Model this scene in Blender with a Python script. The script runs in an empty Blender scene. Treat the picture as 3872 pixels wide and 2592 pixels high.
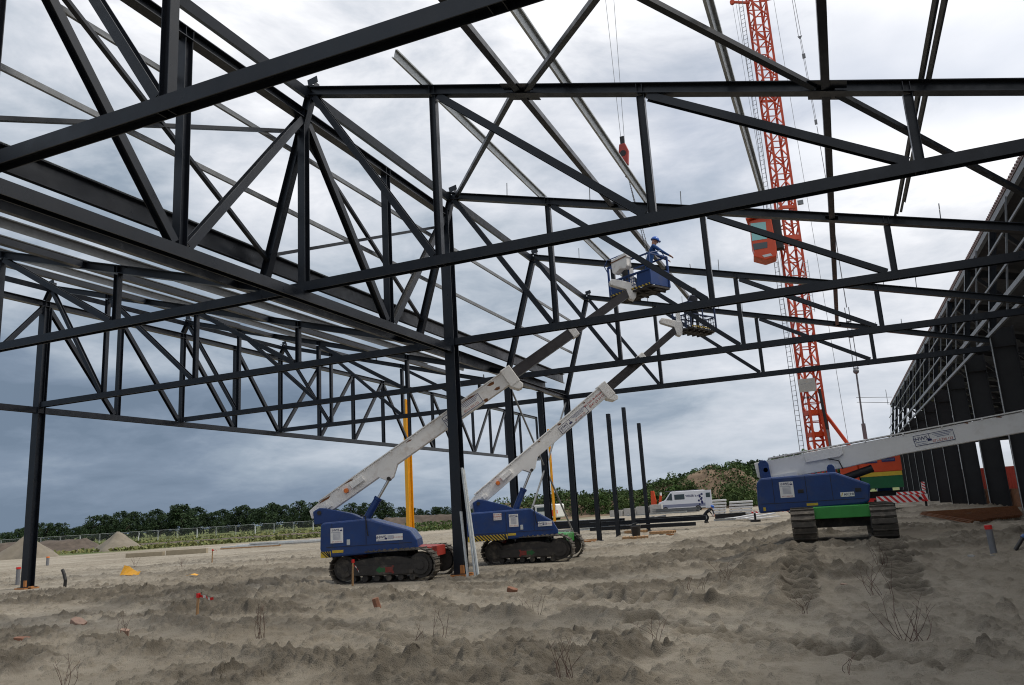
import bpy, bmesh, math, random
import numpy as np
from mathutils import Vector, Matrix, Euler

SC = bpy.context.scene
COL = SC.collection
R = math.radians
# ------------------------------------------------------------------ camera
CAMLOC = Vector((10.067, 0.0, 1.7))
YAW, PITCH, ROLL = -0.38515, 0.21115, -0.06131
fw = Vector((math.sin(YAW)*math.cos(PITCH), math.cos(YAW)*math.cos(PITCH), math.sin(PITCH)))
rt = Vector((math.cos(YAW), -math.sin(YAW), 0)); up = rt.cross(fw)
r2 = rt*math.cos(ROLL)+up*math.sin(ROLL); u2 = up*math.cos(ROLL)-rt*math.sin(ROLL)
cd = bpy.data.cameras.new('camera'); cam = bpy.data.objects.new('camera', cd); COL.objects.link(cam)
cam.matrix_world = Matrix(((r2.x, u2.x, -fw.x, CAMLOC.x), (r2.y, u2.y, -fw.y, CAMLOC.y), (r2.z, u2.z, -fw.z, CAMLOC.z), (0, 0, 0, 1)))
cd.sensor_width = 36; cd.sensor_fit = 'HORIZONTAL'; cd.lens = 27.443
cd.clip_start = 0.1; cd.clip_end = 6000
SC.camera = cam
# ------------------------------------------------------------------ exposure, world, sun
SC.view_settings.view_transform = 'Standard'; SC.view_settings.look = 'None'
SC.view_settings.exposure = 0.0; SC.view_settings.gamma = 1.0; SC.view_settings.use_curve_mapping = False
SC.cycles.use_denoising = True; SC.cycles.denoiser = 'OPENIMAGEDENOISE'; SC.cycles.denoising_input_passes = 'RGB_ALBEDO_NORMAL'; SC.cycles.denoising_prefilter = 'NONE'
SC.cycles.filter_width = 1.1; SC.cycles.max_bounces = 6; SC.cycles.use_adaptive_sampling = False
SUN_EL, SUN_AZ = R(56), R(72)        # azimuth clockwise from +Y
W = bpy.data.worlds.new('World'); W.cycles.sampling_method = 'MANUAL'; W.cycles.sample_map_resolution = 1024; SC.world = W; W.use_nodes = True
nt = W.node_tree; nt.nodes.clear(); N = nt.nodes.new; LK = nt.links.new
def wmath(op, a, b=None, c=None, clamp=False):
    n = N('ShaderNodeMath'); n.operation = op; n.use_clamp = clamp
    for i, v in enumerate((a, b, c)):
        if v is None: continue
        if isinstance(v, (int, float)): n.inputs[i].default_value = v
        else: LK(v, n.inputs[i])
    return n.outputs[0]
wo = N('ShaderNodeOutputWorld'); bg = N('ShaderNodeBackground'); LK(bg.outputs[0], wo.inputs[0]); bg.inputs[1].default_value = 1.0
sky = N('ShaderNodeTexSky'); sky.sky_type = 'NISHITA'; sky.sun_disc = False; sky.sun_elevation = SUN_EL; sky.sun_rotation = SUN_AZ
tc = N('ShaderNodeTexCoord'); sp = N('ShaderNodeSeparateXYZ'); LK(tc.outputs['Generated'], sp.inputs[0])
dx, dy, dz = sp.outputs
side = wmath('ADD', wmath('MULTIPLY', dx, rt.x), wmath('MULTIPLY', dy, rt.y))
el = wmath('MAXIMUM', dz, 0.0)
den = wmath('ADD', el, 0.24)
cv = N('ShaderNodeCombineXYZ'); LK(wmath('DIVIDE', dx, den), cv.inputs[0]); LK(wmath('DIVIDE', dy, den), cv.inputs[1]); LK(wmath('MULTIPLY', el, 2.0), cv.inputs[2])
def wnoise(scale, detail, rough, dist=0.0, off=(0, 0, 0)):
    m = N('ShaderNodeMapping'); LK(cv.outputs[0], m.inputs[0]); m.inputs[1].default_value = off
    n = N('ShaderNodeTexNoise'); LK(m.outputs[0], n.inputs['Vector'])
    n.inputs['Scale'].default_value = scale; n.inputs['Detail'].default_value = detail; n.inputs['Roughness'].default_value = rough; n.inputs['Distortion'].default_value = dist
    return n.outputs['Fac']
n1 = wnoise(1.0, 7, 0.56, 0.25, (3.1, 0.7, 0)); n2 = wnoise(3.2, 8, 0.6, 0.3, (1.3, 5.2, 0)); n3 = wnoise(1.0, 4, 0.5, 0.2, (7.7, 2.2, 1.0))
nn = wmath('ADD', wmath('MULTIPLY', wmath('SUBTRACT', n1, 0.5), 1.0), wmath('MULTIPLY', wmath('SUBTRACT', n2, 0.5), 0.75))
t = wmath('ADD', wmath('ADD', wmath('MULTIPLY', el, 1.0), wmath('MULTIPLY', side, 0.42)), wmath('MULTIPLY', nn, wmath('MULTIPLY_ADD', el, 2.2, 0.34)))
# dark rain band low over the horizon, on the left
bd = wmath('DIVIDE', wmath('SUBTRACT', el, wmath('ADD', 0.142, wmath('MULTIPLY', wmath('SUBTRACT', n1, 0.5), 0.07))), 0.026)
band = wmath('POWER', 2.718, wmath('MULTIPLY', wmath('MULTIPLY', bd, bd), -1.0))
lf = N('ShaderNodeMapRange'); LK(side, lf.inputs[0]); lf.inputs[1].default_value = 0.25; lf.inputs[2].default_value = -0.35
t = wmath('SUBTRACT', t, wmath('MULTIPLY', wmath('MULTIPLY', band, lf.outputs[0]), 0.25))
lo_ = wmath('DIVIDE', wmath('SUBTRACT', el, 0.072), 0.042)
t = wmath('ADD', t, wmath('MULTIPLY', wmath('POWER', 2.718, wmath('MULTIPLY', wmath('MULTIPLY', lo_, lo_), -1.0)), 0.075))
tt = wmath('ADD', t, 0.165)
cr = N('ShaderNodeValToRGB'); LK(tt, cr.inputs[0])
e = cr.color_ramp.elements
e[0].position = 0.0; e[0].color = (0.175, 0.235, 0.320, 1)
e[1].position = 1.0; e[1].color = (1.18, 1.18, 1.20, 1)
for p, c in ((0.10, (0.225, 0.290, 0.385)), (0.22, (0.330, 0.400, 0.490)), (0.34, (0.50, 0.56, 0.64)), (0.48, (0.68, 0.72, 0.79)), (0.60, (0.87, 0.89, 0.94)), (0.72, (1.06, 1.07, 1.10))):
    k = e.new(p); k.color = (*c, 1)
gap = N('ShaderNodeMapRange'); LK(n3, gap.inputs[0]); gap.inputs[1].default_value = 0.56; gap.inputs[2].default_value = 0.74
gap.inputs[3].default_value = 0.0; gap.inputs[4].default_value = 0.55
rf = N('ShaderNodeMapRange'); LK(side, rf.inputs[0]); rf.inputs[1].default_value = 0.0; rf.inputs[2].default_value = 0.3
gf = wmath('MULTIPLY', gap.outputs[0], rf.outputs[0])
skm = N('ShaderNodeMix'); skm.data_type = 'RGBA'; skm.blend_type = 'MULTIPLY'; skm.inputs[0].default_value = 1.0
LK(sky.outputs[0], skm.inputs[6]); skm.inputs[7].default_value = (0.11, 0.11, 0.11, 1)
mx = N('ShaderNodeMix'); mx.data_type = 'RGBA'; LK(gf, mx.inputs[0]); LK(cr.outputs[0], mx.inputs[6]); LK(skm.outputs[2], mx.inputs[7])
LK(mx.outputs[2], bg.inputs[0])
sl = bpy.data.lights.new('sun', 'SUN'); sl.energy = 2.2; sl.angle = R(9); sl.color = (1.0, 0.93, 0.82)
so = bpy.data.objects.new('sun', sl); COL.objects.link(so)
sd = Vector((math.sin(SUN_AZ)*math.cos(SUN_EL), math.cos(SUN_AZ)*math.cos(SUN_EL), math.sin(SUN_EL)))
so.rotation_euler = sd.to_track_quat('Z', 'Y').to_euler(); so.location = (0, 0, 60)

# ------------------------------------------------------------------ materials
def mat(name, col, rough=0.6, metal=0.0, var=0.0, vscale=3.0, bump=0.0, bscale=40.0, dirt=None, dscale=2.0, damt=0.5, spec=0.5, coat=0.0):
    m = bpy.data.materials.new(name); m.use_nodes = True
    t = m.node_tree; b = t.nodes['Principled BSDF']
    b.inputs['Roughness'].default_value = rough; b.inputs['Metallic'].default_value = metal
    b.inputs['Specular IOR Level'].default_value = spec; b.inputs['Coat Weight'].default_value = coat
    tcn = t.nodes.new('ShaderNodeTexCoord'); src = None
    def noise(s, d=5, r=0.6):
        n = t.nodes.new('ShaderNodeTexNoise'); t.links.new(tcn.outputs['Object'], n.inputs['Vector'])
        n.inputs['Scale'].default_value = s; n.inputs['Detail'].default_value = d; n.inputs['Roughness'].default_value = r
        return n.outputs['Fac']
    def mix(f, a, bcol):
        x = t.nodes.new('ShaderNodeMix'); x.data_type = 'RGBA'; t.links.new(f, x.inputs[0])
        if hasattr(a, 'links'): t.links.new(a, x.inputs[6])
        else: x.inputs[6].default_value = (*a, 1)
        x.inputs[7].default_value = (*bcol, 1)
        return x.outputs[2]
    def rng(f, a, bb, lo, hi):
        x = t.nodes.new('ShaderNodeMapRange'); t.links.new(f, x.inputs[0])
        for i, v in enumerate((a, bb, lo, hi)): x.inputs[i+1].default_value = v
        return x.outputs[0]
    if var > 0:
        src = mix(rng(noise(vscale), 0.3, 0.7, 0, 1), tuple(c*(1-var) for c in col), tuple(min(1, c*(1+var)) for c in col))
    if dirt is not None:
        src = mix(rng(noise(dscale, 8, 0.68), 0.52, 0.70, 0, damt), src if src is not None else col, dirt)
    if src is None: b.inputs['Base Color'].default_value = (*col, 1)
    else: t.links.new(src, b.inputs['Base Color'])
    if var > 0: t.links.new(rng(noise(vscale*2.3), 0.3, 0.7, max(0, rough-0.1), min(1, rough+0.1)), b.inputs['Roughness'])
    if bump > 0:
        bn = t.nodes.new('ShaderNodeBump'); bn.inputs['Strength'].default_value = bump; bn.inputs['Distance'].default_value = 0.02
        t.links.new(noise(bscale), bn.inputs['Height']); t.links.new(bn.outputs[0], b.inputs['Normal'])
    return m
M = {}
M['steel'] = mat('anthracite_paint', (0.0075, 0.0105, 0.0165), 0.36, 0, 0.18, 2.0, 0.03, 60, dirt=(0.020, 0.022, 0.025), dscale=3.0, damt=0.35, spec=0.45)
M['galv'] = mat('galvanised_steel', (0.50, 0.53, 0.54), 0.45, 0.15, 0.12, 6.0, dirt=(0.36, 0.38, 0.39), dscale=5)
M['galvd'] = mat('dull_zinc', (0.20, 0.21, 0.22), 0.5, 0.4, 0.15, 6.0)
M['blue'] = mat('blue_machine_paint', (0.0045, 0.036, 0.160), 0.40, 0, 0.12, 2.5, 0, 40, dirt=(0.050, 0.060, 0.095), dscale=2.2, damt=0.55)
M['white'] = mat('worn_white_paint', (0.80, 0.795, 0.78), 0.45, 0, 0.03, 2.5, 0, 40, dirt=(0.55, 0.52, 0.48), dscale=2.0, damt=0.45)
M['rustwhite'] = mat('rusty_white_paint', (0.78, 0.77, 0.75), 0.5, 0, 0.04, 3, 0, 40, dirt=(0.42, 0.33, 0.26), dscale=3.5, damt=0.45)
M['rust'] = mat('rust', (0.17, 0.065, 0.022), 0.85, 0, 0.35, 5.0, 0.2, 60)
M['dkboom'] = mat('dark_greased_steel', (0.045, 0.040, 0.042), 0.38, 0.3, 0.25, 3.0)
M['black'] = mat('black_rubber', (0.014, 0.014, 0.015), 0.6, 0, 0.2, 5)
M['track'] = mat('muddy_track_steel', (0.075, 0.066, 0.055), 0.8, 0.05, 0.3, 6.0, 0.4, 30, dirt=(0.21, 0.18, 0.14), dscale=4, damt=0.9)
M['mudframe'] = mat('muddy_black_frame', (0.035, 0.031, 0.028), 0.8, 0, 0.3, 4, 0.2, 30, dirt=(0.14, 0.12, 0.092), dscale=2.5, damt=0.85)
M['red'] = mat('red_paint', (0.36, 0.035, 0.022), 0.5, 0, 0.15, 3, dirt=(0.20, 0.05, 0.03), dscale=4)
M['green'] = mat('green_paint', (0.035, 0.27, 0.045), 0.42, 0, 0.12, 3, dirt=(0.04, 0.15, 0.05), dscale=3, damt=0.4)
M['crane'] = mat('orange_red_crane_paint', (0.56, 0.060, 0.013), 0.42, 0, 0.12, 3, dirt=(0.34, 0.045, 0.02), dscale=1.5, damt=0.5)
M['dgreen'] = mat('dark_green_paint', (0.006, 0.10, 0.035), 0.45, 0, 0.1, 3)
M['yellow'] = mat('yellow_paint', (0.72, 0.34, 0.006), 0.45, 0, 0.08, 2)
M['hazy'] = mat('hazard_yellow', (0.55, 0.38, 0.03), 0.5, 0, 0.1, 3)
M['orange'] = mat('amber_plastic', (0.75, 0.18, 0.02), 0.35)
M['greena'] = mat('dusty_green_arrow', (0.02, 0.12, 0.035), 0.7, 0, 0.2, 8, dirt=(0.06, 0.055, 0.045), dscale=9, damt=0.8)
M['reda'] = mat('dusty_red_arrow', (0.20, 0.03, 0.022), 0.7, 0, 0.2, 8, dirt=(0.06, 0.055, 0.045), dscale=9, damt=0.8)
M['redw'] = mat('bright_red', (0.62, 0.02, 0.018), 0.45)
M['whitew'] = mat('white_marking', (0.75, 0.75, 0.74), 0.5)
M['ink'] = mat('navy_ink', (0.012, 0.016, 0.10), 0.6)
M['inkr'] = mat('red_ink', (0.42, 0.05, 0.03), 0.6)
M['inkg'] = mat('grey_ink', (0.20, 0.22, 0.32), 0.6)
M['glass'] = mat('dark_window_glass', (0.03, 0.045, 0.05), 0.06, 0, spec=0.8)
M['aqua'] = mat('tinted_cab_glass', (0.22, 0.50, 0.50), 0.08, 0, spec=0.8)
M['chrome'] = mat('bare_piston_rod', (0.55, 0.55, 0.55), 0.18, 0.9)
M['wood'] = mat('raw_timber', (0.34, 0.20, 0.095), 0.75, 0, 0.2, 6)
M['woodo'] = mat('orange_timber', (0.36, 0.15, 0.045), 0.75, 0, 0.25, 6)
M['conc'] = mat('pale_concrete', (0.38, 0.375, 0.36), 0.85, 0, 0.12, 4, 0.2, 40)
M['pvc'] = mat('grey_plastic_pipe', (0.17, 0.175, 0.19), 0.5, 0, 0.1, 5)
M['earth'] = mat('dark_topsoil', (0.075, 0.058, 0.045), 0.95, 0, 0.35, 1.3, 0.8, 8)
M['twig'] = mat('dry_twig', (0.085, 0.045, 0.035), 0.85, 0, 0.25, 12)
M['cloth'] = mat('blue_coverall', (0.008, 0.055, 0.19), 0.85, 0, 0.15, 5)
M['navy'] = mat('dark_workwear', (0.010, 0.012, 0.020), 0.9, 0, 0.2, 5)
M['skin'] = mat('skin', (0.42, 0.22, 0.15), 0.6)
M['helm'] = mat('blue_helmet', (0.012, 0.10, 0.42), 0.3)
M['dclad'] = mat('dark_cladding', (0.022, 0.023, 0.026), 0.6, 0, 0.2, 1.0)
M['deck'] = mat('roof_deck_edge', (0.24, 0.17, 0.16), 0.6, 0, 0.15, 2)
M['wrap'] = mat('white_plastic_wrap', (0.62, 0.63, 0.64), 0.35, 0, 0.06, 3, 0.3, 20)
M['bark'] = mat('bark', (0.06, 0.045, 0.032), 0.9, 0, 0.2, 4)
def leafmat(name, a, b):
    m = bpy.data.materials.new(name); m.use_nodes = True; t = m.node_tree; p = t.nodes['Principled BSDF']
    p.inputs['Roughness'].default_value = 0.75; p.inputs['Specular IOR Level'].default_value = 0.25
    at = t.nodes.new('ShaderNodeAttribute'); at.attribute_name = 'tone'
    x = t.nodes.new('ShaderNodeMix'); x.data_type = 'RGBA'; t.links.new(at.outputs['Fac'], x.inputs[0])
    x.inputs[6].default_value = (*a, 1); x.inputs[7].default_value = (*b, 1); t.links.new(x.outputs[2], p.inputs['Base Color'])
    return m
M['leafd'] = leafmat('dark_foliage', (0.011, 0.026, 0.012), (0.034, 0.062, 0.022))
M['leafm'] = leafmat('mid_foliage', (0.022, 0.055, 0.014), (0.075, 0.130, 0.030))
M['leafl'] = leafmat('shrub_foliage', (0.022, 0.050, 0.013), (0.080, 0.120, 0.032))
M['drygrass'] = leafmat('meadow_grass', (0.06, 0.10, 0.03), (0.20, 0.19, 0.07))

# ------------------------------------------------------------------ mesh helpers
class MB:
    def __init__(s): s.v = []; s.f = []; s.m = []; s.mi = 0; s.sm = []; s.smooth = False
    def add(s, vs, fs):
        o = len(s.v); s.v += [tuple(v) for v in vs]; s.f += [tuple(i+o for i in f) for f in fs]
        s.m += [s.mi]*len(fs); s.sm += [s.smooth]*len(fs); return s
    def box(s, c, size, rot=None):
        c = Vector(c); h = Vector(size)*0.5
        vs = [Vector((x*h.x, y*h.y, z*h.z)) for x in (-1, 1) for y in (-1, 1) for z in (-1, 1)]
        if rot is not None: vs = [rot @ v for v in vs]
        return s.add([c+v for v in vs], [(0, 1, 3, 2), (4, 6, 7, 5), (0, 4, 5, 1), (2, 3, 7, 6), (0, 2, 6, 4), (1, 5, 7, 3)])
    def box2(s, a, b):
        a = Vector(a); b = Vector(b); return s.box((a+b)/2, [abs(b[i]-a[i]) for i in range(3)])
    def frame(s, p, q, upv):
        p = Vector(p); q = Vector(q); d = (q-p).normalized(); upv = Vector(upv)
        sd_ = d.cross(upv)
        if sd_.length < 1e-4: upv = Vector((1, 0, 0)); sd_ = d.cross(upv)
        sd_.normalize(); un = sd_.cross(d).normalized(); return p, q, sd_, un
    def prism(s, prof, p, q, upv=(0, 0, 1)):
        p, q, sx, uy = s.frame(p, q, upv); n = len(prof)
        vs = [p+sx*a+uy*b for a, b in prof]+[q+sx*a+uy*b for a, b in prof]
        fs = [(i, (i+1) % n, n+(i+1) % n, n+i) for i in range(n)]
        fs += [tuple(range(n-1, -1, -1)), tuple(range(n, 2*n))]
        return s.add(vs, fs)
    def ibeam(s, p, q, h, b, tf=0.014, tw=0.010, upv=(0, 0, 1)):
        H = h/2; B = b/2; w = tw/2
        # three rectangular plates butted flange/web/flange
        p_, q_, sx, uy = s.frame(p, q, upv)
        for (x0, x1, y0, y1) in ((-B, B, H-tf, H), (-w, w, -H+tf, H-tf), (-B, B, -H, -H+tf)):
            s.prism([(x0, y0), (x1, y0), (x1, y1), (x0, y1)], p, q, upv)
        return s
    def bar(s, p, q, w, h=None, upv=(0, 0, 1)):
        h = h or w; return s.prism([(-w/2, -h/2), (w/2, -h/2), (w/2, h/2), (-w/2, h/2)], p, q, upv)
    def chan(s, p, q, h, b, t=0.012, upv=(0, 0, 1), flip=1):
        H = h/2
        for (x0, x1, y0, y1) in ((-t/2, t/2, -H, H), (t/2, b, H-t, H), (t/2, b, -H, -H+t)):
            if flip < 0: x0, x1 = -x1, -x0
            s.prism([(x0, y0), (x1, y0), (x1, y1), (x0, y1)], p, q, upv)
        return s
    def tube(s, p, q, r, n=8, r2=None):
        r2 = r if r2 is None else r2
        p, q, sx, uy = s.frame(p, q, (0, 0, 1)); o = s.smooth; 
        vs = [p+(sx*math.cos(a)+uy*math.sin(a))*r for a in [2*math.pi*i/n for i in range(n)]]
        vs += [q+(sx*math.cos(a)+uy*math.sin(a))*r2 for a in [2*math.pi*i/n for i in range(n)]]
        s.smooth = True; s.add(vs, [(i, (i+1) % n, n+(i+1) % n, n+i) for i in range(n)]); s.smooth = o
        return s.add([vs[i] for i in range(n)], [tuple(range(n-1, -1, -1))]).add([vs[n+i] for i in range(n)], [tuple(range(n))])
    def path(s, pts, r, n=6):
        rr = r if isinstance(r, (list, tuple)) else [r]*len(pts)
        for i in range(len(pts)-1): s.tube(pts[i], pts[i+1], rr[i], n, rr[i+1])
        return s
    def extr(s, outline, origin, ax, ay, an, depth):
        """polygon outline (2D) in plane (ax, ay) at origin, extruded +-depth/2 along an"""
        o = Vector(origin); ax = Vector(ax); ay = Vector(ay); an = Vector(an); n = len(outline)
        a = [o+ax*x+ay*y-an*depth/2 for x, y in outline]; b = [o+ax*x+ay*y+an*depth/2 for x, y in outline]
        return s.add(a+b, [(i, (i+1) % n, n+(i+1) % n, n+i) for i in range(n)]+[tuple(range(n-1, -1, -1)), tuple(range(n, 2*n))])
    def ball(s, c, r, nu=12, nv=8, z0=-1.0):
        c = Vector(c); rx = r if isinstance(r, (tuple, list)) else (r, r, r); vs = []; fs = []
        for j in range(nv+1):
            ph = math.asin(z0)+(math.pi/2-math.asin(z0))*j/nv
            for i in range(nu):
                th = 2*math.pi*i/nu
                vs.append(c+Vector((rx[0]*math.cos(ph)*math.cos(th), rx[1]*math.cos(ph)*math.sin(th), rx[2]*math.sin(ph))))
        for j in range(nv):
            for i in range(nu): fs.append((j*nu+i, j*nu+(i+1) % nu, (j+1)*nu+(i+1) % nu, (j+1)*nu+i))
        o = s.smooth; s.smooth = True; s.add(vs, fs); s.smooth = o
        return s
    def build(s, name, mats, parent=None, org=None, bevel=0.0):
        if org is None:
            org = Vector((0, 0, 0)); pa = parent
            while pa is not None:
                if pa.get('_w'): org = Vector(pa.location)
                pa = pa.parent
        me = bpy.data.meshes.new(name); org = Vector(org)
        me.from_pydata([tuple(Vector(v)-org) for v in s.v], [], s.f)
        for m_ in (mats if isinstance(mats, (list, tuple)) else [mats]): me.materials.append(m_)
        me.polygons.foreach_set('material_index', s.m); me.polygons.foreach_set('use_smooth', s.sm)
        bm = bmesh.new(); bm.from_mesh(me); bmesh.ops.recalc_face_normals(bm, faces=bm.faces)
        bm.to_mesh(me); bm.free(); me.update()
        ob = bpy.data.objects.new(name, me); COL.objects.link(ob)
        if parent is not None: ob.parent = parent
        else: ob.location = org
        if bevel > 0:
            bv = ob.modifiers.new('edge', 'BEVEL'); bv.width = bevel; bv.segments = 2; bv.limit_method = 'ANGLE'
        return ob
def tag(o, label=None, cat=None, group=None, kind=None):
    for k, v in (('label', label), ('category', cat), ('group', group), ('kind', kind)):
        if v: o[k] = v
    return o
def thing(name, label, cat, loc=(0, 0, 0), rotz=0.0, group=None, world=True):
    o = bpy.data.objects.new(name, None); COL.objects.link(o); o.location = loc; o.rotation_euler = (0, 0, rotz)
    o.empty_display_size = 0.2
    if world: o['_w'] = 1         # parts of this thing are given in world coordinates
    return tag(o, label, cat, group)
def dup(root, loc=None, rotz=None, label=None, scale=None):
    r = root.copy(); COL.objects.link(r)
    if loc is not None: r.location = loc
    if rotz is not None: r.rotation_euler = (0, 0, rotz)
    if label: r['label'] = label
    if scale is not None: r.scale = scale
    for ch in list(root.children):
        c = ch.copy(); COL.objects.link(c); c.parent = r
        for g in list(ch.children):
            d = g.copy(); COL.objects.link(d); d.parent = c
    return r
def lettering(name, txt, size, mtl, parent, loc, ax, ay, off=0.004, align='CENTER', bold=0.0):
    cu = bpy.data.curves.new('t', 'FONT'); cu.body = txt; cu.size = size; cu.align_x = align; cu.align_y = 'CENTER'; cu.offset = bold
    cu.resolution_u = 2
    o = bpy.data.objects.new('t', cu); COL.objects.link(o)
    bpy.context.view_layer.update()
    me = bpy.data.meshes.new_from_object(o.evaluated_get(bpy.context.evaluated_depsgraph_get()))
    bpy.data.objects.remove(o); me.name = name; me.materials.clear(); me.materials.append(mtl)
    ax = Vector(ax).normalized(); ay = Vector(ay).normalized(); an = ax.cross(ay)
    L = Vector(loc)
    for v in me.vertices: v.co = L+ax*v.co.x+ay*v.co.y+an*off
    ob = bpy.data.objects.new(name, me); COL.objects.link(ob); ob.parent = parent
    return ob
def merge_letters(obs, name):
    """several lettering meshes of one sign become one part"""
    par = obs[0].parent; bm = bmesh.new(); mats = []
    for o in obs:
        m0 = o.data.materials[0]
        if m0 not in mats: mats.append(m0)
        k = len(bm.faces); bm.from_mesh(o.data); bm.faces.ensure_lookup_table()
        for f in bm.faces[k:]: f.material_index = mats.index(m0)
    me = bpy.data.meshes.new(name); bm.to_mesh(me); bm.free()
    for m_ in mats: me.materials.append(m_)
    for o in obs: bpy.data.objects.remove(o)
    ob = bpy.data.objects.new(name, me); COL.objects.link(ob); ob.parent = par
    return ob
rnd = random.Random(7)
def ss(a, b, x): t = np.clip((x-a)/(b-a), 0, 1); return t*t*(3-2*t)
# numpy value noise
_rs = np.random.RandomState(3); _T = _rs.rand(256, 256)
def vnoise(x, y):
    xi = np.floor(x).astype(int); yi = np.floor(y).astype(int); fx = x-xi; fy = y-yi
    fx = fx*fx*fx*(fx*(fx*6-15)+10); fy = fy*fy*fy*(fy*(fy*6-15)+10)
    a = _T[yi % 256, xi % 256]; b = _T[yi % 256, (xi+1) % 256]; c = _T[(yi+1) % 256, xi % 256]; d = _T[(yi+1) % 256, (xi+1) % 256]
    return a+(b-a)*fx+(c-a)*fy+(a-b-c+d)*fx*fy
def fbm(x, y, s, o=4, g=0.5):
    t = 0; a = 1; n = 0
    c, sn = math.cos(0.6), math.sin(0.6)
    for i in range(o):
        t = t+a*vnoise(x/s+17.3*i, y/s+9.1*i); n += a; a *= g; s *= 0.5; x, y = x*c-y*sn, x*sn+y*c
    return t/n

def clods(x, y, s, seed, dens):
    """rounded lumps: one per cell of size s, random place and radius; returns height in units of s"""
    X = x/s; Y = y/s; xi = np.floor(X).astype(int); yi = np.floor(Y).astype(int); out = np.zeros(x.shape)
    for ox in (-1, 0, 1):
        for oy in (-1, 0, 1):
            cx, cy = xi+ox, yi+oy; h1 = _T[(cy+seed) % 256, cx % 256]; h2 = _T[(cy+seed*3+11) % 256, (cx+97) % 256]; h3 = _T[(cy*3+seed) % 256, (cx+51) % 256]; h4 = _T[(cy+seed*7) % 256, (cx*5+19) % 256]
            r = 0.15+0.40*h3; dx_ = X-cx-h1; dy_ = Y-cy-h2; q = r*r-(dx_*dx_*(0.7+0.9*h4)+dy_*dy_*(1.6-0.9*h4))
            out = np.maximum(out, np.where(h4 < dens, np.sqrt(np.maximum(q, 0))*(0.5+0.6*h1), 0))
    return out
# ------------------------------------------------------------------ ground
def seg_dist(x, y, pts):
    """distance to a polyline and arc length along it"""
    best = np.full(x.shape, 1e9); arc = np.zeros(x.shape); acc = 0.0; 
    for (x0, y0), (x1, y1) in zip(pts[:-1], pts[1:]):
        dx_, dy_ = x1-x0, y1-y0; L = math.hypot(dx_, dy_)
        t = np.clip(((x-x0)*dx_+(y-y0)*dy_)/(L*L), 0, 1); d = np.hypot(x-x0-t*dx_, y-y0-t*dy_)
        k = d < best; best = np.where(k, d, best); arc = np.where(k, acc+t*L, arc); acc += L
    return best, arc
PRINTS = [  # crawler track prints: polyline, width, depth, moistness
    ([(9.0, 21.2), (9.05, 17.0), (9.20, 12.2)], 0.56, 0.05, 1.0),
    ([(10.86, 22.0), (10.8, 18.0), (10.78, 12.6)], 0.56, 0.05, 1.0),
    ([(5.6, 13.0), (7.4, 11.2), (9.2, 9.8), (11.2, 8.6)], 0.6, 0.06, 0.72),
    ([(0.5, 17.2), (3.6, 14.8), (6.2, 13.7), (8.6, 13.4)], 0.5, 0.05, 0.6),
    ([(1.5, 11.6), (4.0, 10.2), (5.6, 8.6), (6.6, 7.2)], 0.55, 0.06, 0.66),
    ([(-8, 20.5), (-4.0, 17.6), (-1.0, 15.6), (2.6, 13.4)], 0.5, 0.05, 0.6)]
BERMS = [  # ridges thrown up beside the ruts: polyline, half width, height
    ([(2.2, 13.4), (3.6, 12.7), (5.0, 12.0)], 0.30, 0.20), ([(4.3, 14.6), (6.2, 14.1), (7.4, 13.5)], 0.30, 0.17),
    ([(6.2, 12.2), (7.0, 11.6)], 0.28, 0.15), ([(7.9, 15.0), (8.7, 14.8)], 0.25, 0.14), ([(7.4, 13.2), (8.2, 13.0), (9.3, 12.7)], 0.22, 0.11),
    ([(-2.4, 11.8), (-1.0, 11.3), (0.6, 10.6)], 0.35, 0.18), ([(-6.5, 14.8), (-4.0, 13.8), (-1.2, 13.1)], 0.4, 0.18), ([(1.0, 9.2), (2.6, 8.9), (4.0, 8.2)], 0.3, 0.14),
    ([(-1.5, 9.7), (0.5, 9.0)], 0.35, 0.15), ([(-5.0, 16.6), (-1.0, 15.8), (0.5, 15.6)], 0.5, 0.15), ([(4.9, 9.4), (6.6, 8.6), (8.0, 7.6)], 0.25, 0.10),
    ([(3.2, 22.5), (5.0, 24.0), (7.0, 25.5)], 0.6, 0.16), ([(5.0, 28.0), (8.0, 34.0), (9.0, 40.0)], 1.2, 0.35), ([(11.2, 23.6), (12.2, 24.4), (13.0, 25.0)], 0.6, 0.16),
    ([(12.2, 21.6), (14.0, 21.9), (16, 21.4)], 0.6, 0.14), ([(13.5, 45), (15.4, 42), (15.6, 38.5)], 0.8, 0.26), ([(12.0, 39.0), (12.2, 37.0), (14.2, 37.6)], 0.5, 0.16),
    ([(-14, 24.5), (-9, 23), (-5.5, 22.0)], 0.6, 0.22), ([(-3.8, 16.9), (-2.2, 17.0)], 0.4, 0.16), ([(-10.5, 18.0), (-7.0, 16.8), (-4.6, 15.3)], 0.35, 0.16),
    ([(8.9, 22.2), (10.8, 22.9)], 0.5, 0.18), ([(3.0, 18.2), (4.6, 19.6), (6.5, 20.2)], 0.5, 0.12), ([(-9, 12.6), (-7.4, 11.9)], 0.4, 0.18)]
def ground_base(x, y):
    h = 0.45*ss(6.6, 8.6, x)*ss(12.0, 19.0, y)+0.40*ss(60, 95, y)*(1-ss(6.6, 8.6, x))*ss(-40, -10, x)
    return h
def clearzone(x, y):
    """1 near the machines and columns, where ground is pressed flat"""
    k = np.zeros(np.shape(x))
    for cx, cy, r in ((-1.97, 19.93, 1.9), (0.2, 25.2, 1.9), (9.9, 22.4, 1.7), (0, 20.1, 0.5), (-17.33, 20.1, 0.8)):
        k = np.maximum(k, 1-ss(r, r+0.8, np.hypot(x-cx, y-cy)))
    return k
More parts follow.
